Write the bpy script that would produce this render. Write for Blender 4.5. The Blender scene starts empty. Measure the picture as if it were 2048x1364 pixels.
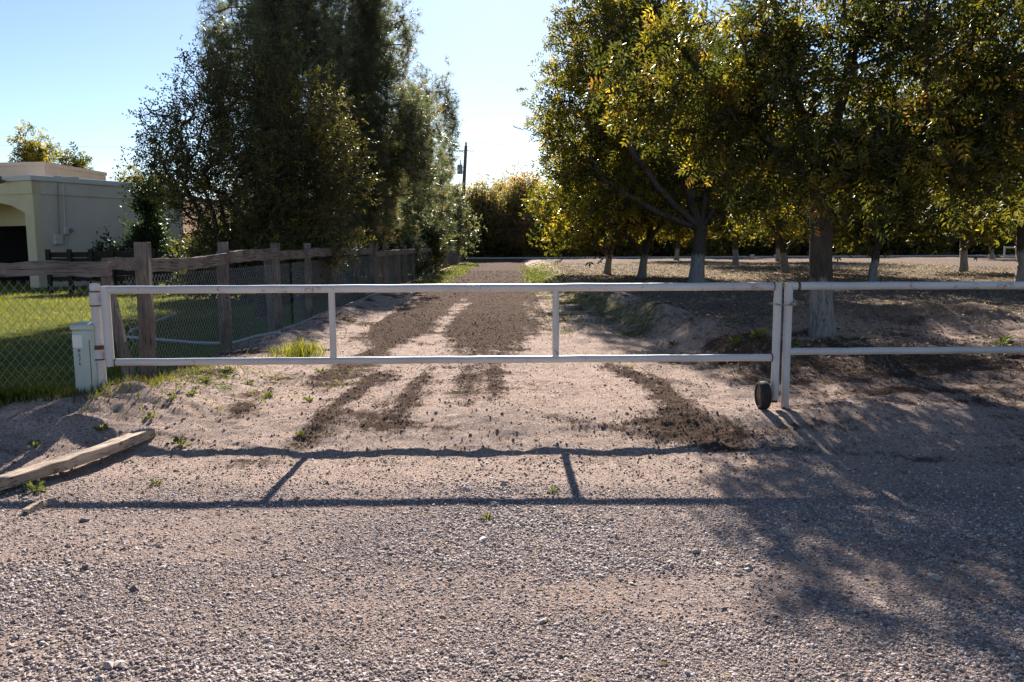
import bpy, math, random
import numpy as np
from mathutils import Vector, Matrix

random.seed(7)
RNG = np.random.default_rng(11)
SC = bpy.context.scene
COL = SC.collection

# ------------------------------------------------------------------ camera
FPX, PITCH, ROLL, CAMH = 1620.0, math.atan(195/1620.0), math.radians(0.30), 1.65
cF = Vector((0, math.cos(PITCH), -math.sin(PITCH)))
cU0 = Vector((0, math.sin(PITCH), math.cos(PITCH)))
cR0 = Vector((1, 0, 0))
cR = cR0*math.cos(ROLL) - cU0*math.sin(ROLL)
cU = cU0*math.cos(ROLL) + cR0*math.sin(ROLL)
cam = bpy.data.objects.new('camera', bpy.data.cameras.new('camera'))
COL.objects.link(cam)
cam.data.sensor_width = 36.0
cam.data.lens = 36.0*FPX/2048
cam.data.clip_start = 0.05
cam.data.clip_end = 3000
m3 = Matrix((cR, cU, -cF)).transposed()
cam.matrix_world = Matrix.Translation((0, 0, CAMH)) @ m3.to_4x4()
SC.camera = cam

# ------------------------------------------------------------------ world, sun, exposure
SUN_EL = math.radians(28.5)
w = bpy.data.worlds.new('World'); SC.world = w; w.use_nodes = True
nt = w.node_tree; nt.nodes.clear()
sky = nt.nodes.new('ShaderNodeTexSky'); sky.sky_type = 'NISHITA'; sky.sun_disc = False
sky.sun_elevation = SUN_EL; sky.sun_rotation = math.radians(-0.5)
sky.altitude = 1200; sky.air_density = 0.95; sky.dust_density = 0.5; sky.ozone_density = 2.5
bg = nt.nodes.new('ShaderNodeBackground'); bg.inputs[1].default_value = 0.05
wo = nt.nodes.new('ShaderNodeOutputWorld')
nt.links.new(sky.outputs[0], bg.inputs[0]); nt.links.new(bg.outputs[0], wo.inputs[0])
sl = bpy.data.lights.new('sun', 'SUN'); sl.energy = 5.0; sl.angle = math.radians(0.55); sl.color = (1.0, 0.93, 0.84)
sun = bpy.data.objects.new('sun', sl); COL.objects.link(sun)
sun.rotation_euler = (-(math.pi/2-SUN_EL), 0, math.radians(0.5))
SC.view_settings.view_transform = 'Standard'; SC.view_settings.look = 'None'
SC.view_settings.gamma = 1.0; SC.view_settings.use_curve_mapping = False
SC.view_settings.exposure = 1.62

# ------------------------------------------------------------------ helpers
def ray(px, py):
    return cR*((px-1024)/FPX) + cU*(-(py-682)/FPX) + cF
def onY(px, py, Y):
    d = ray(px, py); t = Y/d.y
    return Vector((d.x*t, Y, CAMH+d.z*t))
def onZ(px, py, Z):
    d = ray(px, py); t = (Z-CAMH)/d.z
    return Vector((d.x*t, d.y*t, Z))
def hit(px, py):
    d = ray(px, py); t = 1.5
    while t < 160:
        p = Vector((0, 0, CAMH)) + d*t
        if p.z <= float(H(p.x, p.y)): return p
        t += 0.02 + t*0.002
    return p

def hash2(ix, iy, s):
    n = (ix.astype(np.int64)*374761393 + iy.astype(np.int64)*668265263 + s*1442695041) & 0xffffffff
    n = ((n ^ (n >> 13))*1274126177) & 0xffffffff
    n = (n ^ (n >> 16)) & 0xffffffff
    return n/4294967295.0
def vnoise(x, y, s=0):
    x = np.asarray(x, float); y = np.asarray(y, float)
    ix = np.floor(x); iy = np.floor(y); fx = x-ix; fy = y-iy
    fx = fx*fx*fx*(fx*(fx*6-15)+10); fy = fy*fy*fy*(fy*(fy*6-15)+10)
    a = hash2(ix, iy, s); b = hash2(ix+1, iy, s); c = hash2(ix, iy+1, s); d = hash2(ix+1, iy+1, s)
    return (a+(b-a)*fx+(c-a)*fy+(a-b-c+d)*fx*fy)*2-1
def fbm(x, y, s=0, o=4):
    r = 0; a = 1.0; t = 0
    for i in range(o):
        r = r + a*vnoise(x*(2**i)+17.3*i, y*(2**i)-9.1*i, s+i); t += a; a *= 0.5
    return r/t
def sst(a, b, x):
    t = np.clip((np.asarray(x, float)-a)/(b-a), 0, 1); return t*t*(3-2*t)
def bump(x, c, w): return np.exp(-((x-c)/w)**2)

def link(o, parent=None):
    COL.objects.link(o)
    if parent is not None: o.parent = parent
    return o
def tag(o, label=None, cat=None, group=None, kind=None):
    if label: o['label'] = label
    if cat: o['category'] = cat
    if group: o['group'] = group
    if kind: o['kind'] = kind
    return o
def empty(name, loc, rz=0.0, rot=None):
    o = bpy.data.objects.new(name, None); o.empty_display_size = 0.2
    COL.objects.link(o); o.location = loc
    o.rotation_euler = rot if rot else (0, 0, rz)
    return o
def npmesh(name, V, F, mat=None, smooth=False, attrs=None):
    """V (n,3); F (m,k) one face size, or list of such arrays"""
    me = bpy.data.meshes.new(name)
    Fs = F if isinstance(F, list) else [F]
    Fs = [np.asarray(f, np.int32) for f in Fs if len(f)]
    loops = np.concatenate([f.ravel() for f in Fs])
    sizes = np.concatenate([np.full(len(f), f.shape[1], np.int32) for f in Fs])
    starts = np.concatenate([[0], np.cumsum(sizes)[:-1]]).astype(np.int32)
    me.vertices.add(len(V)); me.vertices.foreach_set('co', np.asarray(V, np.float32).ravel())
    me.loops.add(len(loops)); me.loops.foreach_set('vertex_index', loops)
    me.polygons.add(len(sizes)); me.polygons.foreach_set('loop_start', starts)
    try: me.polygons.foreach_set('loop_total', sizes)
    except Exception: pass
    if attrs:
        for k, v in attrs.items():
            a = me.attributes.new(k, 'FLOAT', 'POINT'); a.data.foreach_set('value', np.asarray(v, np.float32))
    me.update(calc_edges=True)
    me.polygons.foreach_set('use_smooth', np.full(len(sizes), smooth))
    me.validate()
    if mat: me.materials.append(mat)
    return me

class MB:
    def __init__(s): s.v = []; s.f = []
    def add(s, vs, fs):
        b = len(s.v); s.v += [tuple(v) for v in vs]; s.f += [tuple(i+b for i in f) for f in fs]; return s
    def box(s, c, d, rot=None, taper=1.0):
        c = Vector(c); vs = []
        for z in (-1, 1):
            for x, y in ((-1, -1), (1, -1), (1, 1), (-1, 1)):
                t = taper if z > 0 else 1
                v = Vector((x*d[0]/2*t, y*d[1]/2*t, z*d[2]/2))
                vs.append(c + (rot @ v if rot else v))
        return s.add(vs, [(3,2,1,0),(4,5,6,7),(0,1,5,4),(1,2,6,5),(2,3,7,6),(3,0,4,7)])
    def tube(s, pts, r, k=8, caps=True):
        pts = [Vector(p) for p in pts]; rs = r if isinstance(r, (list, tuple)) else [r]*len(pts)
        b = len(s.v); up = None
        for i, p in enumerate(pts):
            t = (pts[min(i+1, len(pts)-1)]-pts[max(i-1, 0)]).normalized()
            if up is None: up = Vector((0, 0, 1)) if abs(t.z) < .9 else Vector((1, 0, 0))
            a = t.cross(up).normalized(); bb = a.cross(t).normalized(); up = bb
            for j in range(k):
                an = 2*math.pi*j/k
                s.v.append(tuple(p + a*(math.cos(an)*rs[i]) + bb*(math.sin(an)*rs[i])))
        for i in range(len(pts)-1):
            for j in range(k):
                j2 = (j+1) % k
                s.f.append((b+i*k+j, b+i*k+j2, b+(i+1)*k+j2, b+(i+1)*k+j))
        if caps:
            s.f.append(tuple(b+j for j in range(k))[::-1]); s.f.append(tuple(b+(len(pts)-1)*k+j for j in range(k)))
        return s
    def prism(s, poly, d):
        """poly: list of 3-D points, extruded by vector d"""
        n = len(poly); d = Vector(d); vs = [Vector(p) for p in poly] + [Vector(p)+d for p in poly]
        fs = [tuple(range(n))[::-1], tuple(range(n, 2*n))] + [(i, (i+1) % n, (i+1) % n+n, i+n) for i in range(n)]
        return s.add(vs, fs)
    def sweep(s, pts, prof, upv=(0, 0, 1)):
        """rectangular-ish profile list of (a,b) swept; prof may be function of i"""
        pts = [Vector(p) for p in pts]; b = len(s.v); n = None
        for i, p in enumerate(pts):
            t = (pts[min(i+1, len(pts)-1)]-pts[max(i-1, 0)]).normalized()
            a = t.cross(Vector(upv)).normalized(); u = a.cross(t).normalized()
            pr = prof(i) if callable(prof) else prof; n = len(pr)
            for (x, y) in pr: s.v.append(tuple(p+a*x+u*y))
        for i in range(len(pts)-1):
            for j in range(n):
                j2 = (j+1) % n
                s.f.append((b+i*n+j, b+i*n+j2, b+(i+1)*n+j2, b+(i+1)*n+j))
        s.f.append(tuple(b+j for j in range(n))[::-1]); s.f.append(tuple(b+(len(pts)-1)*n+j for j in range(n)))
        return s
    def build(s, name, mat, parent=None, smooth=False, bevel=0, origin=None):
        me = bpy.data.meshes.new(name)
        v = s.v
        if origin is not None: v = [(a-origin[0], b-origin[1], c-origin[2]) for a, b, c in v]
        me.from_pydata(v, [], s.f); me.update()
        import bmesh
        bm = bmesh.new(); bm.from_mesh(me); bmesh.ops.recalc_face_normals(bm, faces=bm.faces)
        if bevel:
            bmesh.ops.bevel(bm, geom=[e for e in bm.edges if e.calc_face_angle(0) > .6], offset=bevel, segments=1, affect='EDGES')
        bm.to_mesh(me); bm.free()
        if smooth:
            me.polygons.foreach_set('use_smooth', [True]*len(me.polygons))
            try: me.set_sharp_from_angle(angle=math.radians(40))
            except Exception: pass
        me.materials.append(mat)
        return link(bpy.data.objects.new(name, me), parent)

# ------------------------------------------------------------------ materials
class M:
    def __init__(s, name):
        s.m = bpy.data.materials.new(name); s.m.use_nodes = True; s.t = s.m.node_tree; s.t.nodes.clear()
        s.out = s.n('ShaderNodeOutputMaterial')
        s.co = s.n('ShaderNodeTexCoord').outputs['Object']
    def n(s, ty, **kw):
        x = s.t.nodes.new(ty)
        for k, v in kw.items():
            if k.startswith('_'): setattr(x, k[1:], v)
            else: s.set(x.inputs[k.replace('__', ' ')], v)
        return x
    def set(s, sock, v):
        if hasattr(v, 'is_output'): s.t.links.new(v, sock)
        else: sock.default_value = v
    def scale(s, v, sc):
        x = s.n('ShaderNodeMapping'); s.set(x.inputs[0], v); x.inputs['Scale'].default_value = sc; return x.outputs[0]
    def noise(s, sc, det=4, rough=.6, v=None, dist=0):
        x = s.n('ShaderNodeTexNoise', Scale=sc, Detail=det, Roughness=rough, Distortion=dist); s.set(x.inputs['Vector'], v or s.co); return x.outputs['Fac']
    def vor(s, sc, v=None, out='Distance', feat='F1'):
        x = s.n('ShaderNodeTexVoronoi', Scale=sc); x.feature = feat; s.set(x.inputs['Vector'], v or s.co); return x.outputs[out]
    def ramp(s, f, stops):
        x = s.n('ShaderNodeValToRGB'); s.set(x.inputs[0], f); e = x.color_ramp.elements
        while len(e) < len(stops): e.new(.5)
        for i, (p, c) in enumerate(stops):
            e[i].position = p; e[i].color = (c, c, c, 1) if isinstance(c, (int, float)) else (*c, 1)
        return x.outputs[0]
    def mix(s, f, a, b, mode='MIX'):
        x = s.n('ShaderNodeMix'); x.data_type = 'RGBA'; x.blend_type = mode
        fix = lambda c: (*c, 1) if isinstance(c, tuple) and len(c) == 3 else c
        s.set(x.inputs[0], f); s.set(x.inputs[6], fix(a)); s.set(x.inputs[7], fix(b)); return x.outputs[2]
    def math(s, op, a, b=0.0, c=None, clamp=False):
        x = s.n('ShaderNodeMath'); x.operation = op; x.use_clamp = clamp; s.set(x.inputs[0], a); s.set(x.inputs[1], b)
        if c is not None: s.set(x.inputs[2], c)
        return x.outputs[0]
    def attr(s, name, ty='GEOMETRY'):
        x = s.n('ShaderNodeAttribute'); x.attribute_name = name; x.attribute_type = ty; return x.outputs['Fac']
    def bump(s, h, dist, st=1.0, prev=None):
        x = s.n('ShaderNodeBump', Strength=st, Distance=dist, Height=h)
        if prev: s.set(x.inputs['Normal'], prev)
        return x.outputs[0]
    def bsdf(s, col, rough=.7, spec=.5, metal=0., normal=None, coat=0):
        x = s.n('ShaderNodeBsdfPrincipled', Roughness=rough, Metallic=metal)
        s.set(x.inputs['Base Color'], (*col, 1) if isinstance(col, tuple) and len(col) == 3 else col)
        x.inputs['Specular IOR Level'].default_value = spec
        if normal: s.set(x.inputs['Normal'], normal)
        return x.outputs[0]
    def done(s, sh): s.t.links.new(sh, s.out.inputs[0]); return s.m

def m_earth():
    k = M('earth'); co = k.co
    n1 = k.noise(.9, 5); n2 = k.noise(7, 5, .7); n3 = k.noise(45, 4, .75); n4 = k.noise(160, 3, .8)
    sand = k.mix(k.ramp(n2, [(.3, 0.), (.7, 1.)]), (.54, .405, .34), (.68, .53, .455))
    sand = k.mix(k.ramp(n3, [(.38, .8), (.54, 0.)]), sand, (.22, .15, .115))
    sand = k.mix(k.ramp(k.noise(120, 4, .8), [(.32, .7), (.46, 0.)]), sand, (.17, .115, .09))
    sand = k.mix(k.ramp(k.noise(3.2, 6, .8), [(.50, 0.), (.66, .55)]), sand, (.30, .21, .16))
    dark = k.mix(k.ramp(n3, [(.35, 0.), (.7, 1.)]), (.060, .038, .028), (.17, .112, .083))
    d = k.math('ADD', k.attr('dark'), k.math('MULTIPLY', k.math('SUBTRACT', k.noise(13, 6, .85, k.scale(k.co, (1, .28, 1))), .5), 2.4))
    d = k.ramp(d, [(.30, 0.), (.72, 1.)])
    c = k.mix(d, sand, dark)
    vc = k.n('ShaderNodeTexVoronoi', Scale=75.0); k.set(vc.inputs['Vector'], co)
    sep = k.n('ShaderNodeSeparateColor'); k.set(sep.inputs[0], vc.outputs['Color'])
    grav = k.ramp(sep.outputs[0], [(0., (.16, .12, .11)), (.45, (.34, .255, .225)), (.8, (.45, .355, .315)), (1., (.58, .49, .45))])
    grav = k.mix(k.ramp(k.noise(1.6, 5, .7), [(.42, 0.), (.7, .75)]), grav, (.45, .325, .27))
    g = k.ramp(k.math('ADD', k.attr('gravel'), k.math('MULTIPLY', k.math('SUBTRACT', k.noise(5, 5, .75), .5), .9)), [(.35, 0.), (.7, 1.)])
    c = k.mix(g, c, grav)
    lit = k.mix(k.ramp(k.vor(28, out='Distance'), [(.2, 1.), (.55, 0.)]), (.15, .11, .085), (.32, .25, .195))
    lit = k.mix(k.ramp(k.noise(22, 5, .8), [(.48, 0.), (.62, .8)]), lit, (.10, .075, .055))
    c = k.mix(k.ramp(k.attr('litter'), [(.2, 0.), (.8, .9)]), c, lit)
    gr = k.mix(k.ramp(k.noise(30, 4, .7), [(.35, 0.), (.65, 1.)]), (.055, .075, .014), (.16, .18, .035))
    gg = k.ramp(k.math('ADD', k.attr('green'), k.math('MULTIPLY', k.math('SUBTRACT', k.noise(9, 5, .8), .5), 1.3)), [(.45, 0.), (.7, 1.)])
    c = k.mix(gg, c, gr)
    nb = k.bump(n3, .035, 1.); nb = k.bump(n4, .012, 1., nb)
    nb = k.bump(k.vor(75), .008, k.math('MULTIPLY', g, .8), nb)
    return k.done(k.bsdf(c, 1.0, .02, normal=nb))

def m_wood(name, axis, base=((.125, .10, .085), (.27, .225, .19), (.08, .063, .052))):
    k = M(name); sc = [22, 22, 22]; sc[axis] = 1.6
    v = k.scale(k.co, sc)
    g = k.noise(1.6, 6, .7, v, .8); b = k.noise(3, 4)
    c = k.mix(k.ramp(g, [(.3, 0.), (.68, 1.)]), base[0], base[1])
    c = k.mix(k.ramp(b, [(.35, .6), (.6, 0.)]), c, base[2])
    sc2 = [60, 60, 60]; sc2[axis] = 2.2
    cr = k.ramp(k.noise(1.5, 3, .5, k.scale(k.co, sc2)), [(.33, 1.), (.42, 0.)])
    c = k.mix(cr, c, (.035, .025, .02))
    kn = k.ramp(k.vor(4.5, k.scale(k.co, [1, 1, 1])), [(.04, 1.), (.09, 0.)])
    c = k.mix(kn, c, (.05, .03, .02))
    nb = k.bump(g, .012, .9); nb = k.bump(cr, -.01, .8, nb)
    return k.done(k.bsdf(c, .88, .2, normal=nb))

def m_paint():
    k = M('white_paint')
    n = k.noise(5, 6, .75); n2 = k.noise(60, 5, .7); n3 = k.noise(1.1, 3)
    c = k.mix(k.ramp(n3, [(.35, 0.), (.65, 1.)]), (.56, .545, .53), (.44, .42, .405))
    c = k.mix(k.ramp(n2, [(.45, 0.), (.75, .35)]), c, (.42, .33, .27))
    rust = k.ramp(k.math('MULTIPLY_ADD', n, .75, k.math('MULTIPLY', n2, .25)), [(.58, 0.), (.66, 1.)])
    c = k.mix(rust, c, (.23, .09, .04))
    z = k.n('ShaderNodeSeparateXYZ'); k.set(z.inputs[0], k.n('ShaderNodeNewGeometry').outputs['Position'])
    mud = k.ramp(k.math('MULTIPLY_ADD', n2, .35, z.outputs[2]), [(.30, .7), (.62, 0.)])
    c = k.mix(mud, c, (.33, .235, .18))
    return k.done(k.bsdf(c, k.ramp(n, [(.3, .32), (.7, .6)]), .5, normal=k.bump(n2, .0015, .6)))
def m_simple(name, col, rough=.8, spec=.3, metal=0., var=.25, nsc=12, bsc=60, bd=.002):
    k = M(name); n = k.noise(nsc, 5, .7)
    lo = tuple(x*(1-var) for x in col); hi = tuple(min(1, x*(1+var)) for x in col)
    c = k.mix(k.ramp(n, [(.3, 0.), (.7, 1.)]), lo, hi)
    return k.done(k.bsdf(c, rough, spec, metal, normal=k.bump(k.noise(bsc, 4), bd, .8)))
def m_bark(name, col, white=0.0):
    k = M(name); v = k.scale(k.co, (14, 14, 3)); n = k.noise(1.6, 6, .75, v, .5); vo = k.vor(1.7, v)
    c = k.mix(k.ramp(n, [(.3, 0.), (.7, 1.)]), tuple(x*.45 for x in col), tuple(x*1.35 for x in col))
    if white:
        z = k.n('ShaderNodeSeparateXYZ'); k.set(z.inputs[0], k.co)
        h = k.math('ADD', k.math('SUBTRACT', white, z.outputs[2]), k.math('MULTIPLY', k.math('SUBTRACT', n, .5), .5))
        f = k.math('MULTIPLY', k.ramp(h, [(0., 0.), (.12, 1.)]), k.ramp(n, [(.34, .15), (.52, .85)]))
        c = k.mix(f, c, (.32, .30, .28))
    nb = k.bump(n, .03, 1.); nb = k.bump(vo, .02, .8, nb)
    return k.done(k.bsdf(c, .95, .1, normal=nb))
def m_leaf(name, stops, gloss=.35, rough=.38, trans=.45, tcol=1.6):
    k = M(name); t = k.attr('tone')
    oi = k.n('ShaderNodeObjectInfo').outputs['Random']
    t = k.math('ADD', t, k.math('MULTIPLY', k.math('SUBTRACT', oi, .5), .18), clamp=True)
    c = k.ramp(t, stops)
    b = k.bsdf(c, rough, gloss)
    tr = k.n('ShaderNodeBsdfTranslucent')
    k.set(tr.inputs[0], k.mix(1.0, c, (tcol, tcol, tcol*.6), 'MULTIPLY'))
    mx = k.n('ShaderNodeMixShader'); mx.inputs[0].default_value = trans
    k.t.links.new(b, mx.inputs[1]); k.t.links.new(tr.outputs[0], mx.inputs[2])
    return k.done(mx.outputs[0])
def m_inst(name, stops, rough=.85, spec=.25):
    k = M(name); c = k.ramp(k.attr('tone', 'INSTANCER'), stops)
    c = k.mix(k.ramp(k.noise(40, 3), [(.3, 0.), (.7, .35)]), c, (.2, .16, .14))
    return k.done(k.bsdf(c, rough, spec))
def m_stucco(name, col):
    k = M(name); n = k.noise(.8, 5, .7); n2 = k.noise(90, 4, .7)
    c = k.mix(k.ramp(n, [(.3, 0.), (.7, 1.)]), tuple(x*.86 for x in col), col)
    c = k.mix(k.ramp(k.noise(3, 5, .75, k.scale(k.co, (3, 3, .4))), [(.55, 0.), (.8, .35)]), c, tuple(x*.55 for x in col))
    return k.done(k.bsdf(c, .92, .15, normal=k.bump(n2, .01, .8)))

EARTH = m_earth()
WOODZ = m_wood('weathered_post_wood', 2); WOODX = m_wood('weathered_plank_wood_x', 0); WOODY = m_wood('weathered_plank_wood_y', 1)
WOODGZ = m_wood('grey_picket_wood', 2, ((.10, .085, .075), (.21, .18, .155), (.06, .05, .045)))
BEAM = m_wood('silvered_beam_wood', 0, ((.30, .22, .16), (.55, .43, .33), (.22, .15, .11)))
PAINT = m_paint()
GALV = m_simple('galvanised_wire', (.42, .41, .40), .45, .5, .75, .15)
RUST = m_simple('rusty_steel', (.14, .065, .035), .85, .2, .2, .4, 30)
STEEL = m_simple('dull_steel', (.20, .19, .18), .45, .5, .8, .3, 30)
RUBBER = m_simple('tyre_rubber', (.022, .021, .020), .75, .3, 0, .35, 25)
RIMM = m_simple('dusty_rim_and_ditch_shade', (.17, .12, .085), .6, .3, .5, .3, 25)
PEDM = m_simple('pale_green_enamel', (.40, .44, .38), .45, .5, 0, .10, 6, 150, .0008)
PEDB = m_simple('dark_green_base', (.045, .06, .055), .6, .3)
STICK = m_simple('white_sticker', (.66, .66, .62), .5, .4, 0, .06)
DIGIT = m_simple('black_digits', (.03, .025, .02), .6, .3)
BARKP = m_bark('pecan_bark', (.085, .068, .055), 1.0)
BARKW = m_bark('old_pecan_bark', (.085, .07, .06), .80)
BARKD = m_bark('dark_bark', (.075, .052, .040))
BARKN = m_bark('pine_bark', (.15, .085, .055))
PEC = [(0., (.020, .026, .006)), (.36, (.075, .072, .010)), (.66, (.17, .14, .018)), (.92, (.36, .25, .03)), (1., (.20, .10, .02))]
LEAFP = m_leaf('pecan_leaf', PEC, .35, .45, .48, 2.3)
LEAFN = m_leaf('near_pecan_leaf', [(0., (.016, .022, .006)), (.5, (.048, .050, .010)), (.8, (.13, .11, .014)), (.94, (.30, .21, .02)), (1., (.16, .08, .02))], .32, .45, .48, 2.4)
LEAFB = m_leaf('broad_leaf', [(0., (.028, .028, .014)), (.5, (.056, .052, .022)), (.8, (.10, .09, .026)), (1., (.20, .165, .03))], .2, .5, .32, 1.5)
NEEDLE = m_leaf('pine_needle', [(0., (.055, .065, .042)), (.6, (.12, .135, .08)), (.9, (.20, .20, .115)), (1., (.24, .17, .09))], .4, .42, .38, 1.8)
LEAFA = m_leaf('autumn_leaf', [(0., (.09, .09, .04)), (.4, (.17, .145, .065)), (.7, (.27, .18, .085)), (1., (.42, .23, .11))], .2, .6, .55, 1.9)
LEAFD = m_leaf('dense_leaf', [(0., (.025, .032, .012)), (.5, (.06, .068, .02)), (.85, (.14, .12, .03)), (1., (.24, .15, .035))], .3, .5, .42, 2.0)
LEAFG = m_leaf('greygreen_leaf', [(0., (.05, .06, .035)), (.6, (.11, .12, .065)), (1., (.19, .17, .08))], .3, .5, .4, 1.5)
LEAFC = m_leaf('cedar_leaf', [(0., (.012, .022, .012)), (.7, (.03, .05, .02)), (1., (.07, .11, .02))], .3, .5, .3, 1.5)
LEAFV = m_leaf('vine_leaf', [(0., (.010, .018, .006)), (.6, (.022, .038, .010)), (1., (.07, .12, .02))], .25, .5, .35, 1.6)
GRASSM = m_leaf('grass_blade', [(0., (.025, .036, .008)), (.5, (.12, .12, .016)), (.85, (.27, .24, .03)), (1., (.27, .22, .08))], .3, .5, .5, 1.7)
WEEDM = m_leaf('weed_leaf', [(0., (.055, .07, .02)), (.6, (.13, .145, .035)), (1., (.30, .25, .11))], .15, .6, .4, 1.5)
LITTER = m_leaf('fallen_leaf', [(0., (.07, .05, .032)), (.5, (.20, .15, .10)), (1., (.45, .36, .26))], .2, .6, .3, 1.2)
STUCCO = m_stucco('grey_stucco', (.62, .53, .44)); CREAM = m_stucco('cream_stucco', (.66, .54, .36)); TAN = m_stucco('tan_stucco', (.66, .52, .42))
TRIM = m_stucco('parapet_trim', (.60, .58, .55))
DARKIN = m_simple('dark_interior', (.03, .028, .026), .9)  # near-black colour stands in for the shade inside the porch opening
DARKW = m_simple('dark_stained_wood', (.028, .022, .018), .8, .2)
CONC = m_simple('pale_concrete', (.50, .46, .42), .9, .2, 0, .2)
PLAST = m_simple('grey_plastic_pipe', (.30, .31, .31), .5, .4, 0, .12)
POLEM = m_bark('pole_wood', (.16, .12, .10)); TRANS = m_simple('transformer_grey', (.20, .21, .22), .5, .4, .3)
PORC = m_simple('porcelain', (.06, .04, .035), .3, .5)
BOXM = m_simple('beige_meter_box', (.48, .46, .41), .55, .4, 0, .12); ROCK = m_simple('river_stone', (.34, .29, .26), .85, .2, 0, .3, 20)

# ------------------------------------------------------------------ terrain
def ridge_x(y): return 2.85 - 0.20*np.clip(y-9, 0, 40) + 0.0028*np.clip(y-9, 0, 40)**2*1.0
def H(x, y, fine=True):
    x = np.asarray(x, float); y = np.asarray(y, float)
    z = .15*sst(6.0, 7.4, y)
    rough = sst(5.0, 6.4, y)
    # left dirt mound and berm along the fence
    far = 1-sst(45, 75, y)
    z = z + .16*bump(x, -3.3-.25*sst(8, 14, y), .45)*sst(7.6, 9.0, y)*far*(.8+.5*fbm(x*.9, y*.9, 5))
    cx = -4.15+.40*(y-6.2); z = z + .17*np.exp(-((x-cx)/.75)**2)*bump(y, 7.3, 1.2)*(1+.5*fbm(x*2, y*2, 8))
    z = z + .10*bump(x, -4.6, .8)*bump(y, 6.2, 1.0)
    # lawn sits a little lower
    lawn = 1-sst(-4.6, -3.9, x)
    z = z*(1-lawn*sst(7.2, 8.2, y)) + lawn*sst(7.2, 8.2, y)*.06
    # right hand bank and orchard level
    yr = np.clip(y, 6, 60)
    rx = np.where(y < 24, 2.9-.085*(yr-9), 1.63-.01*(yr-24))
    orch = sst(rx-.35, rx+.55, x)*sst(8.3, 10.6, y+.25*np.clip(x-2.8, 0, 3)+.3*fbm(x*.7, y*.7, 3))
    z = z + .17*orch
    z = z + .22*bump(x, rx+.25, .45)*sst(8.6, 10.2, y)*(1-sst(19, 25, y))*(.65+.8*fbm(x*.8, y*.8, 21))
    z = z - .14*bump(x, rx-.35, .35)*bump(y, 14.2, 1.3)
    mn = np.clip(1.15*fbm(x*.42+3, y*.3, 33)+.62, 0, 1.4)
    z = z + .36*mn*sst(3.2, 4.6, x)*bump(y, 12.6+.2*np.sin(x), .75)*(1-.75*bump(x, 8.15, .45))
    z = z + .10*np.clip(fbm(x*.35, y*.35, 41), 0, 1)*sst(14, 18, y)*(x > rx)
    if fine:
        ruts = -.025*bump(x, -1.25, .22) - .03*bump(x, .85, .28) + .015*bump(x, -.25, .35)
        z = z + ruts*sst(5.6, 7.5, y)*(1-sst(40, 60, y))
        a = .35 + .65*rough
        z = z + .030*a*fbm(x*.8, y*.8, 1) + .016*a*fbm(x*3.1, y*3.1, 2, 3)
        cl = np.clip(1-np.abs(x)/1.0, 0, 1)*.0
        rr = rough*(.6 + .7*dark_mask(x, y) + .8*orch*(y < 24))
        mud = bump(x, -3.7, .9)*bump(y, 7.4, 1.3) + (x > 2.2)*bump(y, 9.3, 1.5)
        z = z + .035*mud*fbm(x*6, y*6, 9, 4)
        z = z + .017*rr*fbm(x*9, y*9, 3, 4) + .009*rr*np.abs(fbm(x*22, y*22, 4, 2))
    return z
def dark_mask(x, y):
    w = .12*fbm(x*1.3, y*.7, 50)
    d = (.85+.25*sst(11, 15, y))*bump(x+w, -.35-.0*y, .45+.22*sst(11, 16, y))*sst(6.6, 8.2, y)
    d = d + .95*bump(x+w, 1.55-.10*(y-7), .22)*(1-sst(9.5, 11.5, y))*sst(5.9, 6.6, y)
    d = d + .95*bump(x+w, -2.05+.02*(y-9), .30+.15*sst(11, 15, y))*sst(7.6, 9.5, y)
    d = d + .75*bump(x-w, 1.75, .8)*bump(y, 6.75, .35)
    d = d + .6*bump(x+w, -1.15, .2)*bump(y, 7.6, 1.2)
    d = d + .8*bump(x+w, -1.62+.05*(y-7), .16)*sst(5.9, 6.8, y)*(1-sst(9, 10.5, y)) + .6*bump(x-w, -1.0, .10)*sst(6.3, 7, y)*(1-sst(9, 11, y)) + .7*bump(x+w, -2.5, .2)*sst(6.6, 7.4, y)*(1-sst(8.5, 9.5, y))
    d = d + .30*bump(y, 6.5, .5)*(np.abs(x+w*2+1.0) < 2.2)*np.clip(.4+1.5*fbm(x*1.8, y*2.6, 68, 3), 0, 1)
    d = d + .5*sst(11, 15, y)*(x > -2.6)*(x < .7)*(1-.9*bump(x+w, -1.3, .22)) + .85*sst(20, 30, y)*(x > -3.6)*(x < 1.0)
    d = d + .8*sst(2.0, 3.0, x)*bump(y, 9.5, 2.2) + .55*(1-sst(-3.6, -2.8, x))*bump(y, 10.5, 3)
    d = d + .75*np.clip(fbm(x*1.5, y*3.5, 60, 5)+.08, 0, 1)*sst(5.2, 6, y) + .9*np.clip(fbm(x*2.2, y*1.2, 62)+.1, 0, 1)*sst(11, 15, y)
    d = d + .5*bump(y, 6.05, .12)*np.clip(.5+fbm(x*2, y*3, 61), 0, 1)
    d = d + sst(6.2, 8, y)*(np.abs(x) < 3.2)*(.42*fbm(x*5.5+.2*np.sin(y*.7), y*.35, 64, 3) + .10*fbm(x*16, y*.5, 66, 2)) - .12
    return np.clip(d, 0, 1.05)
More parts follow.
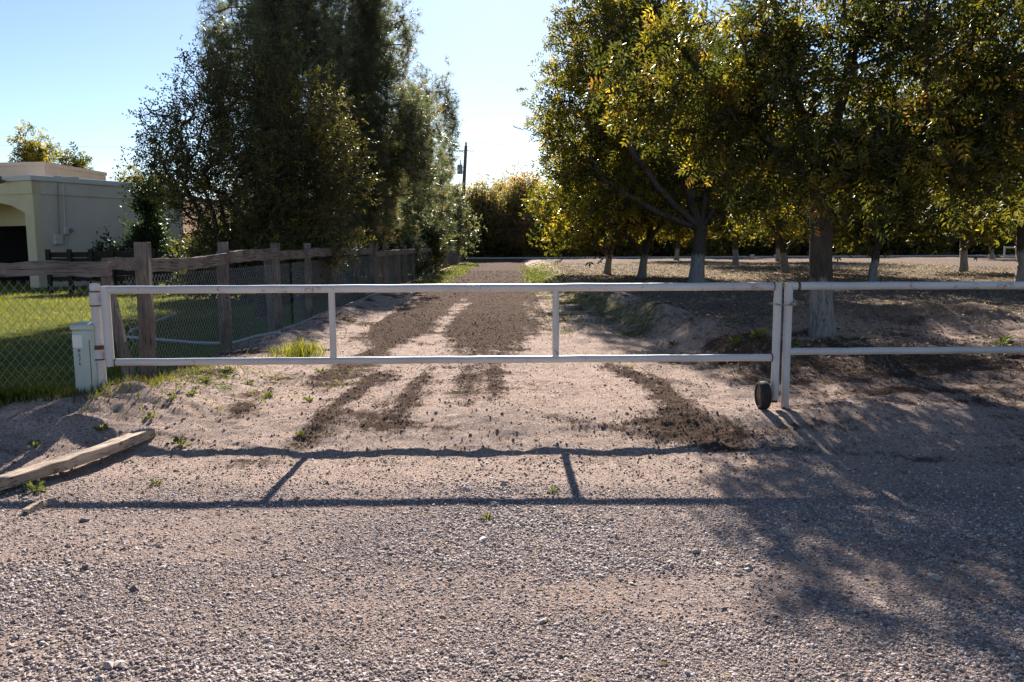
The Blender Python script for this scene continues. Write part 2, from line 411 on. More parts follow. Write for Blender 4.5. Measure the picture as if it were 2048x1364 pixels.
def green_mask(x, y):
    lawn = (1-sst(-4.5, -4.0, x + .15*fbm(x*3, y*3, 70)))*sst(6.9, 7.9, y+.42*(x+4.2)*0+.2*fbm(x*4, y*4, 71))
    rx = np.where(y < 24, 2.9-.085*(np.clip(y, 6, 60)-9), 1.5)
    g = .62*bump(x, rx-.1, .75)*sst(12.0, 14.5, y)*(1-sst(45, 60, y))
    g = g + .75*bump(x, -3.0, .55)*sst(24, 29, y)*(1-sst(60, 70, y))
    g = g + .65*bump(x, 1.0, .4)*bump(y, 38, 6) + .5*bump(x, .9, .5)*bump(y, 17, 3)
    g = g + .42*bump(x, -3.3, .8)*bump(y, 8.6, 1.5)*np.clip(.4+fbm(x*2, y*2, 72), 0, 1)
    g = g + .5*bump(x, -2.8, .7)*bump(y, 8.2, .9)*np.clip(.3+1.3*fbm(x*3, y*3, 73), 0, 1)
    g = g + .25*bump(x, -2.2, .6)*bump(y, 8.8, .9)
    return np.clip(np.maximum(lawn*1.2, g), 0, 1.2)
def gravel_mask(x, y):
    e = 5.35 + .25*fbm(x*.5, y*0+1, 80)
    return 1-sst(e-.55, e+.55, y)
def litter_mask(x, y):
    rx = np.where(y < 24, 2.9-.085*(np.clip(y, 6, 60)-9), 1.7)
    return sst(rx+.3, rx+1.1, x)*sst(11, 13, y)

def axis(edges):
    out = [np.array([edges[0][0]])]
    for a, b, s in edges: out.append(np.linspace(a, b, max(1, int(round((b-a)/s)))+1)[1:])
    return np.concatenate(out)
ys = axis([(-60, -10, 10), (-10, 2.0, .6), (2.0, 9.5, .024), (9.5, 16, .045), (16, 30, .12), (30, 60, .4), (60, 110, 2), (110, 800, 40)])
xs = axis([(-800, -60, 40), (-60, -20, 2), (-20, -8, .3), (-8, -4.4, .06), (-4.4, 4.6, .03), (4.6, 9, .06), (9, 24, .3), (24, 60, 2), (60, 800, 40)])
GX, GY = np.meshgrid(xs, ys)
GZ = H(GX, GY)
ny, nx = GX.shape
idx = np.arange(nx*ny).reshape(ny, nx)
quads = np.stack([idx[:-1, :-1], idx[:-1, 1:], idx[1:, 1:], idx[1:, :-1]], -1).reshape(-1, 4)
fcx = ((GX[:-1, :-1]+GX[1:, 1:])/2).ravel(); fcy = ((GY[:-1, :-1]+GY[1:, 1:])/2).ravel()
V = np.stack([GX.ravel(), GY.ravel(), GZ.ravel()], -1)
A = dict(dark=dark_mask(GX, GY).ravel(), green=green_mask(GX, GY).ravel(), gravel=gravel_mask(GX, GY).ravel(), litter=litter_mask(GX, GY).ravel())
rxf = np.where(fcy < 24, 2.9-.085*(np.clip(fcy, 6, 60)-9), 1.63)
reg = np.full(len(quads), 0)
reg[fcy >= 5.4] = 1
reg[(fcy >= 5.4) & (fcx < -4.05)] = 2
reg[(fcy >= 8.3) & (fcx > rxf)] = 3
reg[(fcy >= 5.4) & (fcy < 7.3) & (fcx < -4.05) & (fcx > -60)] = 1
reg[(fcy > 72)] = 4
for r, nm in enumerate(['gravel_road', 'dirt_track', 'lawn', 'orchard_floor', 'far_ground']):
    q = quads[reg == r]; u, inv = np.unique(q, return_inverse=True)
    me = npmesh(nm, V[u], inv.reshape(-1, 4), EARTH, True, {k: a[u] for k, a in A.items()})
    tag(link(bpy.data.objects.new(nm, me)), kind='structure')

# ------------------------------------------------------------------ batch instancing into one mesh
def rots(axis_v, rng, spin=None):
    d = axis_v/np.linalg.norm(axis_v, axis=1, keepdims=True)
    r = rng.normal(size=d.shape); s = np.cross(d, r); s /= np.linalg.norm(s, axis=1, keepdims=True)+1e-9
    n = np.cross(s, d)
    return np.stack([s, d, n], -1)      # columns: side, axis, normal
def batch(tv, tf, P, R, S, tone):
    tv = np.asarray(tv, float); tf = np.asarray(tf, int); n = len(P); k = len(tv)
    S = np.asarray(S, float); S = S[:, None, None] if S.ndim == 1 else S[:, None, :]
    Vv = np.einsum('nij,nkj->nki', R, tv[None]*S) + P[:, None, :]
    Ff = (tf[None] + (np.arange(n)*k)[:, None, None]).reshape(-1, tf.shape[1])
    return Vv.reshape(-1, 3), Ff, np.repeat(tone, k)
def t_compound(nl, L=.34, W=.10):
    v = []; f = []
    for i in range(nl):
        if i == nl-1: y0 = .78; dx, dy = 0, 1
        else:
            y0 = .22+.56*(i//2)/max(1, (nl-1)//2-1+1e-9) if nl > 3 else .4; sgn = 1 if i % 2 else -1
            a = math.radians(58); dx, dy = sgn*math.sin(a), math.cos(a)
        z0 = -.22*y0*y0
        p = np.array([0, y0, z0]); d = np.array([dx, dy, -.22]); d /= np.linalg.norm(d)
        s = np.cross(d, [0, 0, 1]); s /= np.linalg.norm(s); up = np.array([0, 0, .03])
        b = len(v); v += [p, p+d*L*.45+s*W/2+up, p+d*L+np.array([0, 0, -.07]), p+d*L*.45-s*W/2+up]
        f.append([b, b+1, b+2, b+3])
    return np.array(v), np.array(f)
def t_tuft(n, seed=0, w=.055, spread=1.0):
    r = np.random.default_rng(seed); v = []; f = []
    for i in range(n):
        a = r.uniform(0, 6.283); e = r.uniform(.15, 1.15)*spread
        d = np.array([math.sin(e)*math.cos(a), math.cos(e), math.sin(e)*math.sin(a)])
        s = np.cross(d, r.normal(size=3)); s /= np.linalg.norm(s); l = r.uniform(.75, 1.1)
        b = len(v); o = np.array([0, r.uniform(-.35, .1), 0])
        v += [o+s*w/2, o-s*w/2, o+d*l]; f.append([b, b+1, b+2])
    return np.array(v), np.array(f)
def t_twig(n, seed, L=.30, W=.15):
    r = np.random.default_rng(seed); v = []; f = []
    for i in range(n):
        y0 = (i+.5)/n; a = r.uniform(0, 6.283); d = np.array([math.cos(a), .7, math.sin(a)-.35]); d /= np.linalg.norm(d)
        s = np.cross(d, r.normal(size=3)); s /= np.linalg.norm(s); p = np.array([0, y0, 0])
        b = len(v); v += [p, p+d*L*.45+s*W/2, p+d*L, p+d*L*.45-s*W/2]; f.append([b, b+1, b+2, b+3])
    return np.array(v), np.array(f)
COMP9 = t_compound(9, .36, .12); COMP7 = t_compound(7, .42, .15); COMP5 = t_compound(5, .42, .15); TUFT = t_tuft(15, 1); TWIG = t_twig(7, 2); TWIG5 = t_twig(5, 3, .42, .24); FEATHER = t_twig(6, 4, .3, .10)

# ------------------------------------------------------------------ trees
def envelope_pts(rng, envs, n, shell=.35, lump=.35, seed=0):
    """points in a union of ellipsoids (cx,cy,cz,rx,ry,rz,weight), thinned by noise into clumps"""
    out = []; ws = np.array([e[6] if len(e) > 6 else e[3]*e[4]*e[5] for e in envs]); ws = ws/ws.sum()
    while len(out) < n:
        e = envs[rng.choice(len(envs), p=ws)]
        d = rng.normal(size=3); d /= np.linalg.norm(d); r = rng.uniform()**(shell)
        p = np.array(e[:3]) + d*r*np.array(e[3:6])
        if p[2] < .6: continue
        nz = fbm(p[0]*.9+seed, p[1]*.9+p[2]*.7, seed, 2)
        if nz < -lump*rng.uniform(.2, 1): continue
        out.append(p)
    return np.array(out)
def skeleton(trunk, targets, rng, wt=.3, step=.35, free=.62, curve=.18, limbs=()):
    P = [np.array(p, float) for p in trunk]; par = [-1]+list(range(len(P)-1)); L = [0.0]
    for i in range(1, len(P)): L.append(L[-1]+np.linalg.norm(P[i]-P[i-1]))
    n0 = len(P); arr = np.zeros((60000, 3)); pl = np.zeros(60000); arr[:n0] = P; pl[:n0] = L
    pl0 = pl[:n0].copy(); pl[:n0] = pl0-pl0[-1]*.2; pl[:int(n0*free)] = 1e6
    n = n0; chains = [list(range(n0))]; tips = []
    for lb in limbs:
        ch = [n0-1]; prev = n0-1; q0 = arr[n0-1]
        pts = [q0]
        for a_, b_ in zip([q0]+list(lb[:-1]), lb):
            a_ = np.array(a_, float); b_ = np.array(b_, float); m = max(2, int(np.linalg.norm(b_-a_)/.3))
            pts += [a_+(b_-a_)*i/m for i in range(1, m+1)]
        pts = np.array(pts)
        for _ in range(3): pts[1:-1] = (pts[:-2]+pts[1:-1]*2+pts[2:])/4
        for q in pts[1:]:
            arr[n] = q+rng.normal(size=3)*.015; pl[n] = .2*np.linalg.norm(q-q0); par.append(prev); prev = n; ch.append(n); n += 1
        chains.append(ch); tips.append(prev)
    order = np.argsort(np.linalg.norm(targets-arr[n0-1], axis=1))
    for t in targets[order]:
        c = np.linalg.norm(arr[:n]-t, axis=1) + wt*pl[:n]
        j = int(np.argmin(c)); d = t-arr[j]; dl = np.linalg.norm(d); k = max(1, int(dl/step)); ch = [j]
        pj = par[j]; tan = (arr[j]-arr[pj]) if pj >= 0 else np.array([0, 0, 1.]); tan = tan/(np.linalg.norm(tan)+1e-9)*dl*curve*2
        jit = rng.normal(size=3)*dl*.05
        prev = j
        for i in range(1, k+1):
            s = i/k; q = arr[j] + d*s + tan*s*(1-s)*1.2 + jit*math.sin(s*math.pi) + np.array([0, 0, .10*dl*s*(1-s)])
            arr[n] = q; pl[n] = pl[prev] + np.linalg.norm(q-arr[prev]) if prev >= n0 else max(0, pl[prev])+np.linalg.norm(q-arr[prev])
            par.append(prev); prev = n; ch.append(n); n += 1
        chains.append(ch); tips.append(prev)
    cnt = np.zeros(n); cnt[tips] = 1
    for i in range(n-1, 0, -1):
        if par[i] >= 0: cnt[par[i]] += cnt[i]
    return arr[:n], np.array(par), chains, tips, cnt
def branch_mesh(P, chains, cnt, r0, rtip, flare=1.25, expo=.41):
    tot = cnt.max(); V = []; F = []; b = 0
    for ci, ch in enumerate(chains):
        k = 12 if ci == 0 else (6 if cnt[ch[-1]] > 3 or cnt[ch[0]] > 30 else 4)
        pts = P[ch]; rs = np.maximum(rtip, r0*(np.maximum(cnt[ch], 1)/tot)**expo)
        if ci == 0:
            rs = r0*np.linspace(1.0, .86, len(ch)); rs[0] *= flare; rs[1] *= 1+(flare-1)*.3
        else: rs[0] = min(rs[0], max(rs[1]*1.25, rtip))
        tg = np.gradient(pts, axis=0); tg /= np.linalg.norm(tg, axis=1, keepdims=True)+1e-9
        ref = np.array([0, 1, 0.]) if abs(tg[0][2]) > .6 else np.array([0, 0, 1.])
        a = np.cross(tg, ref); a /= np.linalg.norm(a, axis=1, keepdims=True)+1e-9; c = np.cross(a, tg)
        an = np.arange(k)/k*2*math.pi
        wob = 1+.07*np.sin(3*an+ci) if ci == 0 else 1
        ring = pts[:, None]+(a[:, None]*np.cos(an)[None, :, None]+c[:, None]*np.sin(an)[None, :, None])*(rs[:, None]*wob)[:, :, None]
        V.append(ring.reshape(-1, 3)); m = len(ch)
        ii = np.arange(m-1)[:, None]*k + np.arange(k)[None]; jj = np.arange(m-1)[:, None]*k + (np.arange(k)[None]+1) % k
        F.append(np.stack([ii, jj, jj+k, ii+k], -1).reshape(-1, 4)+b); b += m*k
    return np.concatenate(V), np.concatenate(F)
def make_tree_meshes(nm, seed, trunk, envs, nt, leaf, nleaf, size, sig, lm, bm, r0, rtip=.012, droop=-.4, tone=(.45, .22), shell=.35, lump=.35, wt=.3, upb=0., curve=.18, flare=1.5, free=.62, limbs=()):
    rng = np.random.default_rng(seed)
    T = envelope_pts(rng, envs, nt, shell, lump, seed)
    P, par, chains, tips, cnt = skeleton(trunk, T, rng, wt, curve=curve, free=free, limbs=limbs)
    bv, bf = branch_mesh(P, chains, cnt, r0, rtip, flare)
    bme = npmesh(nm+'_trunk', bv, bf, bm, True)
    tp = P[tips]; tn = cnt*0
    ctr = np.array(trunk[-1]); n = len(tp)*nleaf
    base = np.repeat(tp, nleaf, 0); back = P[par[tips]]; bk = np.repeat(back, nleaf, 0)
    s = rng.uniform(0, .9, (n, 1))**1.5
    pos = base+(bk-base)*s*1.3 + rng.normal(size=(n, 3))*np.array(sig)
    out = pos-ctr; out /= np.linalg.norm(out, axis=1, keepdims=True)+1e-9
    ax = out*.6 + rng.normal(size=(n, 3))*.55 + np.array([0, 0, droop]); ax[:, 2] += upb
    tn = tone[0]+tone[1]*rng.normal(size=n) + .16*np.repeat(rng.normal(size=len(tp)), nleaf) + .22*fbm(pos[:, 0]*.5, pos[:, 2]*.5+pos[:, 1]*.4, seed+5, 2)
    S = size*rng.uniform(.7, 1.2, n)
    lv, lf, lt = batch(leaf[0], leaf[1], pos, rots(ax, rng), S, np.clip(tn, 0, 1))
    lme = npmesh(nm+'_crown', lv, lf, lm, False, {'tone': lt})
    return bme, lme
def place_tree(name, meshes, loc, label, cat='tree', group=None, rz=0., sc=1.):
    r = empty(name, loc, rz); r.scale = (sc, sc, sc) if isinstance(sc, (int, float)) else sc
    tag(r, label, cat, group)
    link(bpy.data.objects.new('trunk', meshes[0]), r); link(bpy.data.objects.new('crown', meshes[1]), r)
    return r
def line(a, b, n, bend=.03, seed=0):
    r = np.random.default_rng(seed); a = np.array(a, float); b = np.array(b, float); j = np.cumsum(r.normal(size=(n, 3))*bend, 0); j[0] = 0; j[:, 2] = 0
    return [a+(b-a)*i/(n-1)+j[i] for i in range(n)]

# --- near pecan
b1 = hit(1648, 669)
near = make_tree_meshes('near_pecan', 3, line((0, 0, -.1), (-.05, .1, 2.0), 8, .012, 1),
    [(-1.9, 0, 3.5, 1.4, 1.5, .75), (-2.9, -.2, 3.3, .6, 1.1, .5), (-.4, 0, 3.9, 1.7, 2.1, 1.0, 3.6), (1.8, 0, 3.9, 2.4, 2.4, 1.4, 5.2), (.2, -.8, 2.3, 1.8, .9, .65, 4.0), (2.6, -.3, 2.8, 1.7, 1.6, 1.1, 4.), (-1.2, .2, 2.9, 1.2, 1.1, .6, 1.4)], 430,
    COMP7, 24, .22, (.16, .16, .17), LEAFN, BARKW, .165, .008, -.8, (.38, .2), .40, 1.3, .30, free=.8, flare=1.18,
    limbs=[[(-1.2, 0, 3.0), (-2.3, -.2, 4.0)], [(.2, 0, 3.6), (.35, 0, 4.9)], [(1.2, -.2, 3.0), (2.6, -.6, 3.9), (3.7, -.8, 4.1)], [(-.5, .2, 3.6), (-.9, .3, 4.9)]])
place_tree('pecan_tree', near, (b1.x, b1.y, b1.z), 'nearest pecan tree, its whitened trunk rising just behind the pipe fence', group='pecan trees of the orchard')
# --- large pecan behind the gate
b2 = hit(1394, 567)
big = make_tree_meshes('large_pecan', 5, line((0, 0, -.1), (.15, 0, 1.75), 7, .015, 2),
    [(-1.8, 1.0, 6.4, 3.5, 3.4, 3.4), (-3.4, .3, 5.4, 2.3, 2.2, 2.2), (-2.2, .5, 7.8, 2.6, 2.6, 2.4), (1.6, .8, 3.9, 2.4, 2.4, 1.6), (-3.4, 0, 3.1, 1.9, 1.8, 1.3), (-2.6, -.4, 8.4, 1.7, 1.6, 1.5), (.3, .9, 3.0, 3.4, 1.8, 1.1)], 820,
    COMP7, 12, .36, (.24, .24, .24), LEAFP, BARKP, .24, .014, -.75, (.44, .2), .40, 1.0, .25, free=.75,
    limbs=[[(-1.3, -.6, 2.9), (-2.5, -1.2, 4.3), (-3.2, -1.3, 6.2)], [(.35, 0, 4.0), (.2, 0, 7.6)], [(1.0, -.8, 3.4), (1.6, -1.1, 5.6)], [(-.6, 0, 3.6), (-1.2, -.2, 7.5)], [(-1.5, -.6, 2.3), (-3.2, -.8, 3.3)]])
place_tree('pecan_tree', big, (b2.x, b2.y, b2.z), 'large yellowing pecan tree with a forked limb leaning left, beyond the gate', group='pecan trees of the orchard')
# --- orchard variants
varA = make_tree_meshes('pecan_a', 8, line((0, 0, -.1), (.1, 0, 1.6), 6, .02, 3),
    [(0, 0, 4.9, 4.0, 4.0, 3.2), (-1.6, .5, 3.2, 2.6, 2.6, 1.5), (1.6, -.5, 3.4, 2.6, 2.6, 1.6)], 430, COMP5, 11, .48, (.30, .30, .26), LEAFP, BARKP, .17, .015, -.7, (.36, .22), .4, .5, .3)
varB = make_tree_meshes('pecan_b', 9, line((0, 0, -.1), (.25, .05, 1.5), 6, .03, 4),
    [(.1, 0, 4.5, 3.7, 3.8, 2.9), (-1.8, -.4, 3.4, 2.4, 2.4, 1.9), (1.4, .6, 5.2, 2.6, 2.6, 2.0), (-2.2, -.6, 2.2, 1.1, 1.1, 1.0)], 430, COMP5, 11, .48, (.30, .30, .26), LEAFP, BARKP, .165, .015, -.7, (.42, .22), .4, .5, .3)
orch = [(1282, 556, varB, 0.3, .92, 'slender pecan tree with leaning trunk just left of the large pecan'),
        (1213, 548, varB, 0.0, .86, 'leftmost pecan tree of the orchard, yellow branches hanging low over the track edge'),
        (1470, 531, varA, 1.9, 1.0, 'pecan tree with pale trunk standing right of the large forked pecan'),
        (1572, 546, varB, 3.1, .92, 'pecan tree seen just left of the nearest trunk, above the gate latch'),
        (1352, 521, varA, .7, .95, 'far pecan with whitened trunk at the ditch, left of the large pecan trunk'),
        (1558, 523, varA, 4.0, .95, 'far whitened pecan trunk at the ditch, left of the nearest pecan'),
        (1745, 566, varA, 5.2, .80, 'pecan tree with leafy shoots on its trunk right of the nearest pecan'),
        (1924, 543, varB, 1.1, 1.0, 'dark pecan tree midway between nearest trunk and the right edge'),
        (1984, 517, varA, 2.6, .95, 'far pecan with reddish pale trunk beside the distant white pipe gate'),
        (2046, 567, varA, 2.2, 1.05, 'thick flared pecan trunk at the right edge of the view'),
        (2300, 560, varB, 2.9, .85, 'pecan tree just outside the right edge, its boughs reaching in')]
for px, py, mm, rz, s, lab in orch:
    p = hit(px, py); place_tree('pecan_tree', mm, (p.x, p.y, p.z-.02), lab, group='pecan trees of the orchard', rz=rz, sc=s)

# --- broadleaf tree left
bl = onZ(520, 0, 1.65); 
def gpt(px, Y): 
    p = onY(px, 600, Y); return (p.x, Y, float(H(p.x, Y)))
p = gpt(520, 18.0)
broad = make_tree_meshes('broadleaf', 12, line((0, 0, -.1), (.05, 0, .9), 5, .02, 5),
    [(.1, 0, 3.5, 2.4, 2.0, 2.3), (-1.5, 0, 3.3, 1.35, 1.4, 1.15), (.1, .1, 5.0, 1.5, 1.3, 1.35), (1.3, 0, 3.4, 1.3, 1.4, 1.5), (.4, -.1, 1.6, 1.9, 1.6, 1.0)], 1050,
    TWIG, 13, .21, (.15, .15, .15), LEAFB, BARKD, .13, .006, -.15, (.42, .2), .5, .45, .22, free=.3)
place_tree('broadleaf_tree', broad, p, 'dark multi-stemmed broadleaf tree behind the wooden fence, in front of the pines')
# --- pines
p = gpt(572, 25.0)
pine1 = make_tree_meshes('pine_a', 14, line((0, 0, -.1), (0, 0, 11.6), 24, .02, 6),
    [(1.7, 0, 10.6, 1.3, 1.5, 1.3), (.2, 0, 2.4, 1.9, 1.7, 1.6), (0, 0, 10.4, 2.3, 2.0, 1.7), (0, 0, 5.6, 2.2, 2.0, 3.6), (-.6, 0, 8.2, 1.7, 1.7, 2.8), (.9, 0, 8.4, 1.4, 1.5, 3.0), (.2, 0, 10.6, 1.7, 1.6, 2.4)], 620,  # lumps above the frame and the low one added to shade lawn and near grass
    TUFT, 26, .28, (.16, .16, .42), NEEDLE, BARKN, .17, .010, .35, (.45, .2), .5, .35, .35, upb=.45, free=.15)
place_tree('pine_tree', pine1, p, 'tall shaggy pine behind the broadleaf tree, its top out of the frame', group='pine trees along the fence')
p = gpt(748, 29.0)
pine2 = make_tree_meshes('pine_b', 15, line((0, 0, -.1), (0, 0, 12.0), 24, .02, 7),
    [(-.2, 0, 6.8, 2.1, 2.0, 3.2), (0, 0, 11.2, 1.35, 1.4, 2.0), (0, 0, 8.6, 1.85, 1.5, 1.9), (-1.3, -.2, 5.2, 1.7, 1.6, 3.0), (.8, .3, 4.5, 2.1, 1.7, 2.0), (-1.0, .2, 3.3, 2.5, 1.9, 1.6), (1.9, 0, 5.4, .9, 1.0, 1.6)], 740,  # crown extended above the frame to shade the grass by the pedestal
    TUFT, 28, .28, (.16, .16, .44), NEEDLE, BARKN, .19, .010, .35, (.48, .2), .5, .32, .35, upb=.45, free=.1)
place_tree('pine_tree', pine2, p, 'broad bushy pine in the middle, its branches sweeping toward the dirt track', group='pine trees along the fence')
p = gpt(862, 45.0)
pine3 = make_tree_meshes('pine_c', 16, line((0, 0, -.1), (.1, 0, 6.9), 18, .03, 8),
    [(-.4, 0, 5.4, 1.0, 1.2, 1.9), (-.6, 0, 3.0, 1.3, 1.3, 1.8), (.75, 0, 6.2, .5, .6, 1.4), (.95, 0, 4.6, .6, .7, 1.0), (.3, 0, 4.0, 1.0, 1.0, 1.4), (.1, 0, 2.2, 1.1, 1, 1)], 190,
    TUFT, 22, .27, (.14, .14, .38), NEEDLE, BARKN, .09, .008, .3, (.52, .2), .5, .45, .35, upb=.4, free=.2)
place_tree('pine_tree', pine3, p, 'small open pine nearest the dirt track, sky showing through its branches', group='pine trees along the fence', sc=1.4)
# shrubs at the fence end
dens = make_tree_meshes('dense_a', 20, line((0, 0, -.1), (0, 0, 1.2), 5, .03, 9), [(0, 0, 4.2, 4.2, 3.2, 4.0), (-1.4, -1, 2.4, 3.2, 2.4, 2.4), (1.4, 0, 6.4, 2.2, 2.2, 2.2), (0, 0, 1.2, 4.0, 1.5, 1.3)], 520, TWIG5, 14, .55, (.38, .38, .36), LEAFD, BARKD, .16, .02, -.2, (.45, .22), .5, .3, .25, free=.2)
autm = make_tree_meshes('autumn_a', 21, line((0, 0, -.1), (0, 0, 1.0), 5, .03, 10), [(0, 0, 3.8, 3.4, 3.0, 3.6), (1.2, -.5, 2.4, 2.6, 2.4, 2.4), (-1.0, 0, 5.8, 1.8, 1.8, 2.0), (0, 0, 1.2, 3.6, 1.5, 1.3)], 460, TWIG5, 14, .52, (.38, .38, .36), LEAFA, BARKD, .14, .02, -.2, (.48, .24), .5, .3, .25, free=.2)
grey = make_tree_meshes('greygreen_a', 22, line((0, 0, -.1), (0, 0, .8), 5, .03, 11), [(0, 0, 2.2, 1.5, 1.5, 1.6), (.2, 0, 3.0, 1.0, 1.0, 1.0)], 200, TWIG5, 14, .34, (.22, .22, .2), LEAFG, BARKD, .09, .012, 0, (.5, .2), .5, .3, .25, free=.2)
p = gpt(897, 60); place_tree('grey_green_tree', grey, p, 'small grey-green tree at the far end of the wooden fence', rz=.4, sc=1.35)
p = gpt(878, 33); place_tree('feathery_shrub', grey, (p[0]-1.1, p[1]+1, p[2]), 'low feathery shrub leaning over the far fence beside the green verge', 'shrub', rz=2.0, sc=.42)
bgspec = [(915, 84, autm, 1.05, 'orange-brown tree just left of the utility pole, behind the fence end'), (982, 78, autm, .82, 'lower russet tree in the first gap right of the utility pole tree'), (1040, 77, autm, .8, 'lower olive and rust tree right of the tallest thicket tree'), (1100, 78, autm, .85, 'rounded rusty tree of the thicket under the orchard boughs'),
          (872, 76, dens, .85, 'dark tree behind the utility pole, left of the autumn thicket'),
          (948, 76, autm, 1.0, 'orange-tinged tree right beside the utility pole at the end of the track'),
          (1012, 84, autm, 1.12, 'tallest olive and rust coloured tree in the middle of the far thicket'),
          (1068, 79, autm, 1.1, 'rusty orange tree of the far thicket, just left of the orchard'),
          (1130, 84, autm, .92, 'brownish tree of the far thicket behind the first orchard branches'),
          (1190, 80, autm, .9, 'rusty tree closing the far thicket behind the leftmost pecan')]
for px, Y, mm, s, lab in bgspec:
    q = gpt(px, Y); place_tree('background_tree', mm, (q[0], q[1], q[2]-.6), lab, group='thicket at the end of the track', rz=px*.7, sc=s)
ORD = ['leftmost', 'second', 'third', 'fourth', 'fifth', 'sixth', 'seventh', 'eighth', 'ninth', 'tenth', 'eleventh', 'twelfth', 'thirteenth', 'fourteenth']
for i in range(14):
    px = 1245+72*i; q = gpt(px, 77+3*(i % 2)); place_tree('background_tree', dens if i % 3 else autm, (q[0], q[1], q[2]-.9), '%s dense tree from the left in the dark tree belt beyond the orchard ditch' % ORD[i], group='tree belt beyond the orchard', rz=px*.9, sc=(.95, .95, .75+.12*(i % 3)))
for i, (px, Y) in enumerate([(560, 70), (660, 74), (770, 70), (820, 62)]):
    q = gpt(px, Y); place_tree('background_tree', dens, (q[0], q[1], q[2]-.3), 'dark distant tree behind the pines, %s of four from the left' % ['first', 'second', 'third', 'last'][i], group='trees behind the pines', rz=px*.5, sc=.8)
sprs = make_tree_meshes('pecan_sparse', 24, line((0, 0, -.1), (.1, 0, 3.0), 6, .02, 3), [(-.5, 0, 5.6, .8, .9, 1.9), (.3, 0, 4.4, 1.0, 1.0, 1.2), (1.5, 0, 5.3, .75, .8, .9), (-1.6, 0, 4.2, .9, .9, .9)], 120, COMP7, 11, .46, (.22, .22, .24), LEAFP, BARKP, .12, .015, -.4, (.40, .2), .5, .6, .3)
for px, Y, s_, rz, lab in [(108, 46, 1.1, 0, 'pecan sprays rising above the house parapet near the upper volume'), (-12, 47, .98, .3, 'pecan sprays cut by the left edge above the house roof'), (262, 50, .86, 3.6, 'yellowish pecan top peeking over the roof end beside the dark broadleaf tree'), (330, 52, .86, 5.0, 'yellowish pecan crown half hidden behind the dark broadleaf tree')]:
    q = gpt(px, Y); place_tree('pecan_tree', sprs, (q[0], q[1], q[2]), lab, group='pecans behind the house', rz=rz, sc=s_)
shr = make_tree_meshes('hedge_shrub_mesh', 25, line((0, 0, -.1), (0, 0, .5), 5, .02, 3), [(0, 0, 1.2, 1.5, 1.1, 1.3), (.5, 0, 1.9, 1.0, .9, .9), (0, 0, .5, 1.5, 1.1, .6)], 170, TWIG5, 14, .34, (.22, .22, .2), LEAFD, BARKD, .07, .01, 0, (.4, .2), .5, .2, .3, free=.1)
for i, (px, Y, sx) in enumerate([(430, 24, .8), (500, 22.5, .75), (585, 23, .75), (650, 25.5, .85), (560, 31, 1.0), (630, 33, 1.1), (700, 34, 1.0), (752, 36, 1.1), (800, 38, 1.0), (840, 41, 1.0), (500, 35, 1.1)]):  # first four added to shade the lawn behind the fence
    q = gpt(px, Y); place_tree('hedge_shrub', shr, (q[0], q[1], q[2]-.1), 'dark shrub behind the wooden fence, %s' % ['farthest left of the row', 'behind the second wooden post', 'near the foot of the tall shaggy pine', 'between the two big pines', 'under the first pine', 'left of the broad pine', 'under the middle of the broad pine', 'right under the broad pine', 'left of the small open pine', 'just behind the small open pine', 'at the left foot of the first pine', 'beside the end of the house wall'][i], 'shrub', 'dark shrubs under the pines', rz=i*1.3, sc=sx)

# ------------------------------------------------------------------ gate
GYD = 7.34
def gp(px, py, Y=GYD): return onY(px, py, Y)
gate = empty('pipe_gate', (gp(213, 810).x, GYD, .15)); tag(gate, 'long white-painted pipe gate with rust spots, closed across the dirt track', 'gate')
go = gate.location
def gtube(name, pts, r, mat=PAINT, parent=gate, k=16, org=go, smooth=True):
    return MB().tube(pts, r, k).build(name, mat, parent, smooth, origin=org)
RT = .034
tl = gp(212, 580); tr = gp(1552, 572.5); bl_ = gp(222, 724.5); br = gp(1546, 715)
def subdiv(a, b, n, amp=.0015):
    return [a.lerp(b, i/n)+Vector((0, 0, amp*math.sin(i*2.3))) for i in range(n+1)]
zt = (tl.z+tr.z)/2; zb = (bl_.z+br.z)/2
gtube('top_rail', subdiv(Vector((tl.x, GYD, tl.z)), Vector((tr.x, GYD, tr.z)), 24), .036)
gtube('bottom_rail', subdiv(Vector((bl_.x, GYD, bl_.z)), Vector((br.x, GYD, br.z)), 24), .033)
a = gp(209, 573); b = gp(228, 731)
gtube('hinge_stile', [Vector((a.x, GYD, tl.z+.036)), Vector((a.x+.006, GYD, bl_.z-.036))], .040)
for px in (665, 1111.5):
    q = gp(px, 650); zt_ = tl.z+(tr.z-tl.z)*(q.x-tl.x)/(tr.x-tl.x)-.02; zb_ = bl_.z+(br.z-bl_.z)*(q.x-bl_.x)/(br.x-bl_.x)+.02
    gtube('upright', [Vector((q.x, GYD, zt_)), Vector((q.x, GYD, zb_))], .030)
a = gp(1554, 640); gx = a.x
for (X, Z, hor) in [(tl.x+.046, tl.z, 1), (bl_.x+.046, bl_.z, 1), (gx-.040, tr.z, 1), (gx-.040, br.z, 1)]:
    gtube('weld_bead', [Vector((X-.004, GYD, Z)), Vector((X+.004, GYD, Z))], .0385, RUST if X > 0 or Z < .8 else PAINT)
gtube('latch_stile', [Vector((gx, GYD, tr.z+.036)), Vector((gx, GYD, .21))], .036)
